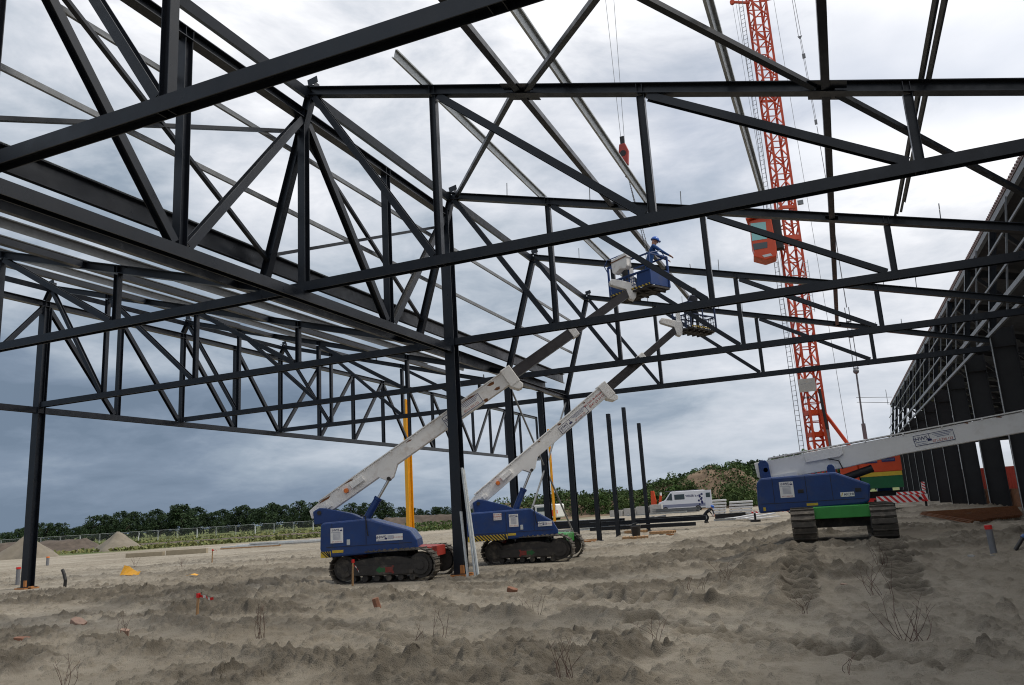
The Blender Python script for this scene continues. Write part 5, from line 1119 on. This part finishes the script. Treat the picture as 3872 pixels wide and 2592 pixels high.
# site fence
fa, fb = Vector((-141, 97.4, 0)), Vector((-74, 128.0, 0)); fd = (fb-fa).normalized(); npan = 20; fn = Vector((-fd.y, fd.x, 0))
fm = MB(); Lp = 3.5
for s in (0.04, Lp-0.04): fm.tube((s, 0, 0.0), (s, 0, 2.0), 0.024, 6)
for z in (0.15, 1.98): fm.tube((0.04, 0, z), (Lp-0.04, 0, z), 0.022, 6)
frame0 = None
for i in range(npan):
    p = fa+fd*(i*(Lp+0.06)); t = thing('fence_panel', 'wire mesh panel in the row of the temporary site fence', 'fence', p, math.atan2(fd.y, fd.x), 'temporary site fence panels', world=False)
    if frame0 is None:
        f_ = fm.build('panel_frame', M['galv'], t); w_ = MB()
        for k in range(1, 29): w_.bar((0.04+k*0.118, 0, 0.17), (0.04+k*0.118, 0, 1.96), 0.008)
        for k in range(1, 9): w_.bar((0.06, 0, 0.15+k*0.2), (Lp-0.06, 0, 0.15+k*0.2), 0.008)
        g_ = w_.build('wire_mesh', M['galvd'], t); b_ = MB(); b_.box((0.0, 0, 0.06), (0.22, 0.6, 0.13)); c_ = b_.build('foot_block', M['conc'], t); frame0 = (f_, g_, c_)
        s_ = MB(); s_.tube((0.1, 0, 1.7), (0.5, -1.5, 0.05), 0.025, 6); stay0 = s_.build('stay_bar', M['galv'], t)
    else:
        for o_ in frame0+((stay0,) if i % 3 == 0 else ()):
            q = o_.copy(); COL.objects.link(q); q.parent = t
M['beige'] = mat('pale_sandstone', (0.30, 0.255, 0.18), 0.85, 0, 0.12, 3)
# kerb of the new foundation
def slab(name, pts, w, h, mt, label, cat, z=0.0):
    m = MB()
    for a, b in zip(pts[:-1], pts[1:]): m.bar((*a, z+h/2), (*b, z+h/2), w, h)
    return tag(m.build(name, mt), label, cat)
slab('foundation_kerb', [(-92, 47), (-73, 63.9)], 0.3, 0.32, M['conc'], 'pale concrete foundation kerb passing behind the pointed sand heap', 'kerb')
slab('foundation_kerb', [(-68.5, 71.0), (-47.6, 77.3)], 0.3, 0.30, M['conc'], 'pale concrete foundation kerb running right from the broad sand heap', 'kerb')
slab('concrete_beam', [(-38.6, 43.2), (-36.0, 44.1)], 0.35, 0.30, M['beige'], 'beige beam lying on the sand, the left one of an end to end pair', 'beam')
slab('concrete_beam', [(-35.8, 44.2), (-33.0, 45.2)], 0.35, 0.34, M['beige'], 'beige beam lying on the sand, the right one of an end to end pair', 'beam')
# tall yellow masts
def ymast(x, y, z, h, w, lab):
    t = thing('yellow_mast', lab, 'mast', (x, y, z)); m = MB(); m.ibeam((x, y, z), (x, y, z+h), w, w, 0.04, 0.03, (0.4, 0.9, 0)); m.box((x, y, z+h/2), (w*0.5, w*0.5, h-0.02), Matrix.Rotation(0.4, 3, 'Z')); m.build('shaft', M['yellow'], t)
    m = MB(); m.box((x, y, z+0.05), (w*1.8, w*1.8, 0.1)); m.build('foot_plate', M['rust'], t)
ymast(-29.68, 68.62, 0.0, 13.3, 0.56, 'tall yellow steel mast left of the first lift boom'); ymast(-15.1, 69.9, 0.0, 9.0, 0.17, 'thin yellow mast hidden behind the crossed wind bracing')
# ------------------------------------------------------------------ vans
def van(label, loc, rz, L, Wd, H, paint, stripes, hi=False, text=None, rear_open=False, reds=False):
    t = thing('van', label, 'van', loc, rz, None, world=False)      # front towards +x
    hl = L/2; prof = [(-hl, 0.45), (-hl, H-0.12), (-hl+0.12, H), (hl-1.75, H), (hl-1.55, H-0.04), (hl-0.85, H*0.60), (hl-0.12, H*0.50), (hl, 0.78), (hl, 0.42), (hl-0.2, 0.34), (-hl+0.1, 0.34)]
    m = MB(); m.extr(prof, (0, 0, 0), (1, 0, 0), (0, 0, 1), (0, 1, 0), Wd); m.build('body', paint, t, bevel=0.07)
    for y in (-Wd/2-0.004, Wd/2+0.004):
        m = MB(); m.extr([(hl-1.72, H-0.22), (hl-1.55, H-0.22), (hl-1.02, H*0.60), (hl-1.72, H*0.57)], (0, y, 0), (1, 0, 0), (0, 0, 1), (0, 1, 0), 0.02); m.build('cab_window', M['glass'], t)
        m = MB(); m.box((hl-2.55, y, H*0.72), (1.15, 0.02, H*0.25)); m.build('side_window', M['glass'], t)
    m = MB(); m.extr([(-Wd/2+0.12, 0), (Wd/2-0.12, 0), (Wd/2-0.2, 0.86), (-Wd/2+0.2, 0.86)], (hl-0.86, 0, H*0.61), (0, 1, 0), (-0.62, 0, 0.80), (0.80, 0, 0.62), 0.03); m.build('windscreen', M['glass'], t)
    for x in (-hl+0.95, hl-0.85):
        for y in (-Wd/2+0.1, Wd/2-0.1):
            m = MB(); m.tube((x, y-0.11, 0.33), (x, y+0.11, 0.33), 0.33, 20); w_ = m.build('wheel', M['black'], t); m = MB(); m.tube((x, y-0.12, 0.33), (x, y+0.12, 0.33), 0.19, 14); m.build('rim', M['galvd'], w_)
    for y in (-Wd/2+0.22, Wd/2-0.22):
        m = MB(); m.box((hl-0.06, y, 0.86), (0.14, 0.28, 0.18)); m.build('headlight', M['galv'], t, bevel=0.02); m = MB(); m.box((-hl-0.005, y*1.14, 1.05), (0.04, 0.12, 0.4)); m.build('tail_light', M['redw'], t)
    m = MB(); m.box((0.1, 0, H+0.06), (L*0.55, 0.05, 0.03)); m.box((0.1, -Wd/2+0.15, H+0.06), (L*0.6, 0.04, 0.04)); m.box((0.1, Wd/2-0.15, H+0.06), (L*0.6, 0.04, 0.04))
    for x in (-1.1, 0.1, 1.2): m.box((x, 0, H+0.04), (0.05, Wd-0.25, 0.05))
    m.build('roof_rack', M['galvd'], t)
    if reds:
        for x, z, w, h, mt in ((-hl+0.55, 0.92, 0.62, 0.72, 'redw'), (-hl+1.42, 1.35, 0.30, 0.62, 'orange')):
            for y in (-Wd/2-0.006, Wd/2+0.006):
                m = MB(); m.box((x, y, z), (w, 0.012, h)); m.build('red_panel', M[mt], t)
    if text:
        y = Wd/2+0.006; a = lettering('l', text, 0.34, M['ink'], t, (-1.25, y, H*0.74), (-1, 0, 0), (0, 0, 1), 0.004, bold=0.008); a.name = 'lettering'
        m = MB(); m.box((0, y-0.003, 0.72), (L*0.96, 0.006, 0.34)); m.build('lower_stripe', M['inkg'], t)
        m = MB(); rr_ = random.Random(3)
        for i in range(9): m.extr([(0.16*math.cos(q*1.047)*rr_.uniform(0.6, 1), 0.16*math.sin(q*1.047)*rr_.uniform(0.6, 1)) for q in range(6)], (-hl+0.62+rr_.uniform(-0.2, 0.2), y+0.004+0.003*i, 0.75+i*0.14), (-1, 0, 0), (0, 0, 1), (0, 1, 0), 0.004)
        m.build('floral_print', M['ink'], t)
        m = MB(); m.box((-0.1, 0, H+0.02), (L*0.70, Wd*0.8, 0.05)); m.build('roof_strip', M['ink'], t)
    if rear_open:
        m = MB(); m.box((-hl-0.30, Wd/2+0.25, H*0.55), (0.05, 0.85, H*0.85), Euler((0, 0, R(60))).to_matrix()); d_ = m.build('rear_door', paint, t); m = MB(); m.box((-hl-0.29, Wd/2+0.29, H*0.74), (0.03, 0.55, 0.5), Euler((0, 0, R(60))).to_matrix()); m.build('door_window', M['glass'], d_)
    return t
van('white van with red panels on its rear side, parked before the brown spoil heap', (-23.6, 89.9, 0.16), R(180-12), 4.7, 1.85, 1.95, mat('van_white', (0.70, 0.70, 0.69), 0.35, coat=0.3), None, reds=True)
van('white and purple high roof van with an open rear door beside the white stack', (-7.6, 93.3, 0.33), R(180+6), 5.5, 2.0, 2.35, mat('van_white_purple', (0.66, 0.68, 0.74), 0.32, coat=0.3), None, text='VISSER b.v.', rear_open=True)
# ------------------------------------------------------------------ material stacks
def hlog(a, b, h, w, mt, lab, grp, name='steel_beam', cat='beam', kind='i'):
    m = MB()
    if kind == 'i': m.ibeam(a, b, h, w, 0.018, 0.014)
    elif kind == 'c': m.chan(a, b, h, w, 0.01)
    else: m.tube(a, b, h/2, 10)
    return tag(m.build(name, mt), lab, cat, grp)
gs = 'dark steel beams stored on the sand'
k = 0
for j in range(6):
    for l in range(2):
        z = 0.16+0.28*l; dx_ = r5.uniform(-0.5, 0.5); p = (-13.0+0.25*dx_, 61.0+j*0.36, z); q = (-6.3+dx_, 60.2+j*0.36, z)
        hlog(p, q, 0.26, 0.28, st, 'dark beam in the low wide stack behind the second lift', gs)
for j in range(4):
    z = 0.18+0.0*j; hlog((-6.3+j*0.15, 57.0+j*1.6, 0.16), (-5.4+0.2*j, 66.0+j*1.4, 0.16+0.2*(j % 2)), 0.24, 0.24, st, 'dark beam in the stack pointing away behind the bare posts', gs)
hlog((-5.4, 60.6, 0.30), (0.0, 61.4, 0.30), 0.42, 0.30, st, 'long deep dark beam lying behind the bending worker', None); hlog((0.9, 60.5, 0.30), (2.9, 62.4, 0.30), 0.4, 0.3, st, 'dark beam end lying right of the bending worker', None)
hlog((-3.9, 44.7, 0.34), (2.1, 45.4, 0.34), 0.20, 0.2, st, 'dark beam on pallets right behind the bare posts, nearest of its pile', gs); hlog((-3.7, 45.4, 0.34), (1.2, 46.0, 0.34), 0.20, 0.2, st, 'dark beam on pallets, middle of the pile behind the bare posts', gs)
hlog((-4.6, 47.0, 0.56), (2.4, 47.2, 0.60), 0.22, 0.2, st, 'dark beam on pallets, rear and highest of the pile behind the bare posts', gs)
hlog((-5.2, 50.2, 0.50), (1.9, 50.6, 0.55), 0.16, 0.14, M['galv'], 'bright zinc profile on top of the beams behind the bare posts', None, 'zinc_profile', 'profile', 'c'); hlog((1.6, 55.2, 0.22), (3.0, 55.9, 0.22), 0.14, 0.12, M['galv'], 'short bright zinc profile right of the bending worker', None, 'zinc_profile', 'profile', 'c')
hlog((-8.5, 51.5, 0.12), (-6.4, 53.6, 0.12), 0.16, 0.12, M['galv'], 'bright zinc profile on the sand behind the corner column', None, 'zinc_profile', 'profile', 'c')
for i in range(4):
    for l in range(2): hlog((-10.2, 86.6+i*0.25, 0.50+l*0.24), (-4.5+r5.uniform(-.3, .3), 85.2+i*0.25, 0.50+l*0.24), 0.22, 0.12, M['galvd'], 'zinc profile in the bundle before the purple van', 'zinc profiles before the purple van', 'zinc_profile', 'profile', 'c')
hlog((-11.6, 82.7, 0.42), (-5.6, 84.8, 0.45), 0.16, 0.16, M['galv'], 'single bright zinc profile in front of the concrete blocks', None, 'zinc_profile', 'profile', 'c')
for i, (x, w) in enumerate(((-13.6, 1.4), (-12.1, 1.3), (-10.7, 1.4), (-9.25, 1.3))):
    m = MB(); m.box((x, 86.1+0.2*i, 0.62+0.06*i), (w, 0.7, 0.75+0.12*i)); tag(m.build('concrete_block', M['conc'], bevel=0.02), ('leftmost and lowest', 'second from the left', 'third from the left', 'rightmost and highest')[i]+' grey concrete block of the row before the heap', 'block', 'grey concrete blocks')
# pallets, bucket, planks
def pallet(x, y, z, rz, lab):
    t = thing('pallet', lab, 'pallet', (x, y, z), rz, 'wooden pallets', world=False); m = MB()
    for i in range(7): m.box((-0.54+i*0.18, 0, 0.125), (0.12, 0.95, 0.022))
    m.build('deck_boards', M['wood'], t); m = MB()
    for y_ in (-0.42, 0, 0.42): m.box((0, y_, 0.06), (1.2, 0.10, 0.105))
    m.build('bearers', M['wood'], t)
pallet(0.55, 37.6, gz(0.55, 37.6), 0.2, 'pallet under the black bucket'); pallet(1.1, 41.2, gz(1.1, 41.2), 0.0, 'pallet on the sand right of the bucket'); pallet(-1.2, 44.8, 0.02, 0.1, 'pallet under the beam pile near the posts'); pallet(-3.9, 52.0, 0.02, 0.3, 'pallet behind the corner column')
t = thing('bucket', 'black bucket standing on a pallet before the bare posts', 'bucket', (0.5, 38.0, gz(0.55, 37.6)+0.137), world=False)
m = MB(); m.tube((0, 0, 0), (0, 0, 0.46), 0.19, 18, 0.24); m.build('pail', M['black'], t); m = MB(); m.path([(0.24*math.cos(a), 0.05, 0.44+0.16*math.sin(a)) for a in np.linspace(0, math.pi, 9)], 0.010, 5); m.build('handle', M['galvd'], t)
for i, (x, y, L_, rz) in enumerate(((-2.4, 37.6, 1.8, 0.1), (-1.9, 37.0, 1.4, -0.2), (-2.1, 38.2, 1.1, 0.7), (1.8, 39.9, 0.5, 0.2), (-5.2, 36.2, 1.4, 0.4), (-4.7, 36.6, 0.8, -0.5))):
    m = MB(); m.box((x, y, gz(x, y)+0.04), (L_, 0.16, 0.06), Matrix.Rotation(rz, 3, 'Z')); tag(m.build('plank', M['woodo' if i % 2 else 'wood']), 'loose timber plank on the sand near the corner column' if i != 3 else 'short timber block on the sand right of the bucket', 'plank', 'loose timber planks')
# white wrapped sandwich panels and white sheets
t0 = None
for j in range(2):
    for l in range(5 if j else 6):
        x0 = -1.0+j*1.35+l*0.03; t = thing('panel_pack', ('white wrapped panel pack in the front column of the tall stack', 'white wrapped panel pack in the long rear column of the tall stack')[j], 'panel pack', (x0, 71.5+j*0.9, 0.12+l*0.24), 0.12, 'white wrapped panel packs', world=False)
        ln = 1.2 if j == 0 else 2.0
        m = MB(); m.box((ln/2, 0, 0.12), (ln, 1.3, 0.17)); m.build('wrapping', M['wrap'], t, bevel=0.03); m = MB()
        for i in range(3): m.box((0.15+i*(ln-0.3)/2, 0, 0.018), (0.10, 1.25, 0.034))
        m.build('spacer_blocks', M['earth'], t)
for i in range(7):
    x, y = 2.7+0.36*i, 60.2-0.75*i; m = MB(); m.box((x, y, 0.20+0.06*(i % 3)), (2.1, 0.42, 0.07), Euler((0, R(-2-i % 3*2), R(20+7*(i % 4)))).to_matrix()); tag(m.build('metal_sheet', M['wrap']), 'white sheet metal strip in the loose heap left of the third lift', 'sheet', 'white sheet metal strips')
for i in range(6):
    m = MB(); m.box((-36.5+i*1.25, 53.8+0.32*i+0.1*(i % 2), 0.10+0.09*(i % 3)), (5.2, 0.35, 0.10), Matrix.Rotation(0.22+0.02*i, 3, 'Z')); tag(m.build('metal_sheet', M['wrap' if i % 2 else 'galv']), 'pale sheet metal strip lying behind the first lift', 'sheet', 'pale sheet metal strips')
m = MB(); m.box((-34.6, 51.6, 0.06), (5.0, 0.25, 0.09), Matrix.Rotation(0.28, 3, 'Z')); tag(m.build('plank', M['wood']), 'long pale plank lying before the sheet metal strips', 'plank')
# orange machine arm by the heap
t = thing('loader_arm', 'orange hydraulic arm standing between the bare posts and the purple van', 'machine', (-11.5, 95.6, 0.35), world=False)
m = MB(); m.extr([(-0.35, 0), (0.25, 0), (0.35, 1.3), (0.15, 2.6), (-0.2, 2.6)], (0, 0, 0), (1, 0, 0), (0, 0, 1), (0, 1, 0), 0.4); m.build('upright', M['crane'], t, bevel=0.03); m = MB(); m.bar((0.55, 0, 0.1), (0.95, 0, 2.0), 0.26); m.build('jib', M['crane'], t); m = MB(); m.tube((0.95, 0, 1.9), (0.97, 0, 2.35), 0.12, 10); m.build('lamp', M['whitew'], t); m = MB(); m.box((0.3, 0, 0.3), (1.9, 0.9, 0.5)); m.build('base', M['black'], t)
# ------------------------------------------------------------------ small things on the sand
def stake(x, y, h, label, tape, lean=0.03, grp='survey stakes with tape'):
    z = gz(x, y); t = thing('survey_stake', label, 'stake', (x, y, z-0.05), 0, grp); m = MB(); m.bar((x, y, z-0.15), (x+lean, y, z+h), 0.038); m.build('post', M['wood'], t)
    m = MB(); m.box((x+lean, y, z+h-0.03), (0.055, 0.055, 0.085)); m.build('painted_top', M['redw'], t)
    pts = tape; m = MB(); m2 = MB()
    for i in range(len(pts)-1):
        a = Vector((x+lean+pts[i][0], y+0.02*math.sin(i), z+h+pts[i][1])); b = Vector((x+lean+pts[i+1][0], y+0.02*math.sin(i+1), z+h+pts[i+1][1])); w = 0.025; tgt = m if i % 2 == 0 else m2
        tgt.add([a+Vector((0, 0.004, -w)), a+Vector((0, -0.01, w)), b+Vector((0, -0.012, w)), b+Vector((0, 0.006, -w))], [(0, 1, 2, 3)])
    m.build('red_tape', M['redw'], t); m2.build('white_tape', M['whitew'], t)
stake(-1.84, 12.26, 0.47, 'survey stake in the open foreground with tape blowing to the right', [(0.02, -0.03), (0.10, -0.055), (0.17, -0.05), (0.24, -0.09), (0.31, -0.10), (0.40, -0.085)])
stake(-2.22, 18.10, 0.66, 'survey stake right in front of the first lift track', [(0.0, -0.10), (0.05, -0.16), (0.10, -0.20), (0.15, -0.27), (0.19, -0.31)])
stake(-20.0, 31.9, 0.66, 'small far survey stake on the pale sand at the left', [(0.02, -0.03), (0.10, -0.06), (0.18, -0.02), (0.27, -0.10)])
def pipe(p, q, r, mt, label, cap=None, name='pipe_stub'):
    t = thing(name, label, 'pipe', p); m = MB(); m.tube(Vector(p)-Vector((0, 0, 0.1)), q, r, 18); m.build('tube', mt, t)
    if cap:
        d = (Vector(q)-Vector(p)).normalized(); m = MB(); m.tube(Vector(q)-d*0.06, Vector(q)+d*0.015, r*1.12, 18); m.build('cap', cap, t)
    return t
z = gz(12.45, 17.26); pipe((12.45, 17.26, z), (12.43, 17.26, z+0.50), 0.058, M['pvc'], 'upright grey pipe stub with a red cap by the broken ground on the right', M['redw'])
z = gz(12.75, 17.5); pipe((12.75, 17.5, z-0.03), (13.05, 17.7, z+0.22), 0.036, M['black'], 'thin black pipe leaning beside the red capped stub', mat('blue_pipe_end', (0.03, 0.09, 0.25), 0.5))
pipe((-20.3, 21.85, gz(-20.3, 21.85)), (-20.3, 21.85, 0.66), 0.075, M['pvc'], 'grey pipe stub with a red rim left of the tall outer column', M['redw'])
pipe((-37.7, 36.3, 0), (-37.7, 36.3, 0.56), 0.09, M['pvc'], 'far grey pipe stub with an orange rim right of the outer column', M['orange'])
t = thing('bent_pipe', 'bent black pipe sticking out of the sand right of the outer column', 'pipe', (-15.66, 20.26, 0)); m = MB(); zz = gz(-15.66, 20.26); m.path([(-15.66, 20.26, zz-0.1), (-15.64, 20.26, zz+0.25), (-15.72, 20.26, zz+0.45), (-15.82, 20.26, zz+0.62)], 0.055, 12); m.build('tube', M['black'], t)
def sheetthing(name, x, y, pts, mt, label, cat):
    z = gz(x, y); m = MB(); n = len(pts); vs = [(x+a, y+b, z+c) for a, b, c in pts]; m.add(vs, [(i, i+1, i+3, i+2) for i in range(0, n-2, 2)]); o = m.build(name, mt); sd_ = o.modifiers.new('t', 'SOLIDIFY'); sd_.thickness = 0.01; tag(o, label, cat); return o
sheetthing('plastic_sheet', -18.0, 25.0, [(-0.45, 0, 0.02), (-0.42, 0.2, 0.42), (-0.2, -0.05, 0.05), (-0.12, 0.2, 0.36), (0.1, -0.05, 0.02), (0.12, 0.2, 0.22), (0.45, -0.02, 0.01), (0.38, 0.16, 0.14), (0.62, 0, 0.02), (0.60, 0.1, 0.16)], M['yellow'], 'crumpled yellow plastic sheet on the pale sand', 'plastic sheet')
sheetthing('plastic_sheet', -12.6, 23.0, [(-0.22, 0, 0.03), (-0.15, 0.15, 0.06), (0.0, -0.02, 0.07), (0.04, 0.15, 0.09), (0.28, 0, 0.02), (0.25, 0.12, 0.05)], M['yellow'], 'small flat yellow plastic scrap on the sand', 'plastic sheet')
def debris(x, y, size, rot, mt, label, nm='brick'):
    z = gz(x, y); m = MB(); m.extr([(-0.5, -0.3), (0.1, -0.5), (0.5, -0.2), (0.45, 0.35), (-0.1, 0.5), (-0.5, 0.3)], (0, 0, 0), (size[0], 0, 0), (0, size[1], 0), (0, 0, 1), size[2]); rm = Euler(rot).to_matrix(); m.v = [tuple(Vector((x, y, z+size[2]*0.3))+rm @ Vector(v)) for v in m.v]; tag(m.build(nm, mt), label, nm)
clay = mat('fired_clay', (0.22, 0.105, 0.065), 0.85, 0, 0.2, 8); pale = mat('pale_cardboard', (0.33, 0.22, 0.17), 0.8, 0, 0.2, 8)
debris(-4.29, 11.66, (0.30, 0.2, 0.12), (0.3, 0.4, 0.2), pale, 'pale brick fragment lying alone on the smooth sand', 'brick'); debris(-1.46, 10.25, (0.14, 0.1, 0.2), (0.3, 0.2, 0.5), pale, 'pale fragment at the foot of a dry weed', 'fragment')
debris(1.49, 13.45, (0.12, 0.12, 0.26), (0.15, -0.25, 0.3), clay, 'brown clay brick standing on end between ruts', 'brick'); debris(3.28, 15.91, (0.22, 0.14, 0.10), (0.2, 0.3, 0.1), clay, 'reddish brick fragment on a ridge before the central column', 'brick')
debris(-3.6, 10.0, (0.26, 0.2, 0.05), (0.05, 0.1, 0.6), clay, 'flat brick chip at the left edge of the sand', 'brick'); debris(9.84, 14.32, (0.11, 0.07, 0.05), (0.1, 0.1, 0.5), pale, 'small pale fragment between the track prints', 'fragment')
debris(12.2, 17.0, (0.42, 0.22, 0.03), (0.0, 0.05, 0.2), M['conc'], 'white board scrap lying at the foot of the red capped pipe', 'board'); debris(12.9, 33.2, (0.5, 0.25, 0.04), (0, 0.05, 0.1), M['conc'], 'white board scrap left of the rusty mesh', 'board')
debris(6.6, 10.5, (0.03, 0.03, 0.05), (0, 0, 0), M['yellow'], 'tiny yellow scrap in the rough sand', 'scrap')
def weed(x, y, h, n, spread, seed, label):
    r = random.Random(seed); z = gz(x, y)-0.02; m = MB()
    for i in range(n):
        a = r.uniform(0, 6.28); s = r.uniform(0.15, 1)*spread; hh = h*r.uniform(0.55, 1.0); bx, by = x+r.uniform(-.06, .06)*(1+spread), y+r.uniform(-.06, .06); pts = []; k = r.uniform(-.05, .05)
        for q in range(6):
            f = q/5; pts.append((bx+math.cos(a)*s*h*f**1.25+k*math.sin(f*5), by+math.sin(a)*s*h*f**1.25, z+hh*f*(1-0.12*s*f)))
        rr_ = 0.0042*(0.7+h*0.5); m.path(pts, [rr_*(1-0.14*q) for q in range(6)], 5)
        for q in (2, 3, 4):
            if r.random() < 0.7:
                p = Vector(pts[q]); a2 = r.uniform(0, 6.28); m.tube(p, p+Vector((math.cos(a2)*0.10, math.sin(a2)*0.10, 0.11))*h*1.2, rr_*0.55, 4, rr_*0.3)
    tag(m.build('dry_weed', M['twig']), label, 'weed', 'dry weeds on the sand')
for i, (x, y, h, n, sp, lab) in enumerate(((-1.39, 10.2, 0.55, 7, 0.3, 'dry weed behind a round sand lump on the left'), (1.3, 10.32, 0.62, 8, 0.25, 'dry weed with thin dense stalks left of the middle foreground'), (1.2, 7.05, 0.45, 6, 0.5, 'dry weed at the bottom left edge'),
        (4.72, 9.92, 0.60, 4, 0.25, 'dry weed with two tall stalks in the middle foreground'), (4.5, 9.7, 0.36, 4, 0.2, 'short dry weed left of the two tall stalks'), (7.24, 7.85, 0.50, 8, 0.5, 'fine branching dry weed at the bottom middle'),
        (7.77, 9.92, 0.45, 4, 0.9, 'sprawling dry weed with a bent stalk'), (10.54, 10.25, 0.66, 11, 1.15, 'largest dry weed, spreading wide over the right foreground'), (10.30, 13.7, 0.60, 6, 0.7, 'tall dry weed leaning left beside the right track print'),
        (10.5, 13.3, 0.58, 2, 0.2, 'dry weed with a single upright stalk beside the track print'), (7.77, 15.65, 0.50, 6, 0.6, 'dry weed left of the left track print'), (10.48, 16.0, 0.52, 6, 0.4, 'dry weed growing on the right track print'),
        (7.09, 15.2, 0.35, 4, 0.5, 'low dry weed on a ridge left of the track prints'), (7.6, 13.8, 0.40, 3, 0.4, 'dry weed with crossed stalks on a ridge'), (9.95, 8.4, 0.25, 3, 1.6, 'arching dry stalk at the bottom right'),
        (-17.6, 27.5, 0.7, 7, 0.6, 'distant dry weed on the pale sand near the yellow sheet'), (-23.2, 30.0, 0.7, 6, 0.5, 'distant dry weed beyond the yellow sheet'), (-14.5, 29.5, 0.6, 6, 0.6, 'distant dry weed left of the first lift'), (9.3, 11.9, 0.4, 5, 0.8, 'thin dry weed between the two foreground prints'), (5.2, 12.3, 0.42, 5, 0.7, 'dry weed on the long ridge in the middle'))):
    weed(x, y, h, n, sp, i+1, lab)
# rusty reinforcement mesh on the right
t = thing('mesh_mat', 'rusty reinforcement mesh mats lying on the dug sand by the dark hall', 'steel mesh', (14.5, 31.5, 0.5)); m = MB()
corn = [Vector((12.64, 35.3, 0.62)), Vector((16.0, 36.1, 0.62)), Vector((14.9, 28.7, 0.66)), Vector((13.25, 26.6, 0.62))]
corn = [Vector((c_.x, c_.y, 0.45+d_)) for c_, d_ in zip(corn, (0.13, 0.15, 0.10, 0.08))]
def quad(a, b): return (corn[0]*(1-a)+corn[1]*a)*(1-b)+(corn[3]*(1-a)+corn[2]*a)*b
for lay in range(3):
    o_ = Vector((0.05*lay, 0.04*lay, 0.035*lay+0.12*math.sin(0)))
    for i in range(29): m.bar(quad(i/28, 0)+o_, quad(i/28, 1)+o_, 0.016)
    for i in range(41): m.bar(quad(0, i/40)+o_+Vector((0, 0, 0.014)), quad(1, i/40)+o_+Vector((0, 0, 0.014)), 0.016)
m.build('rods', M['rust'], t)
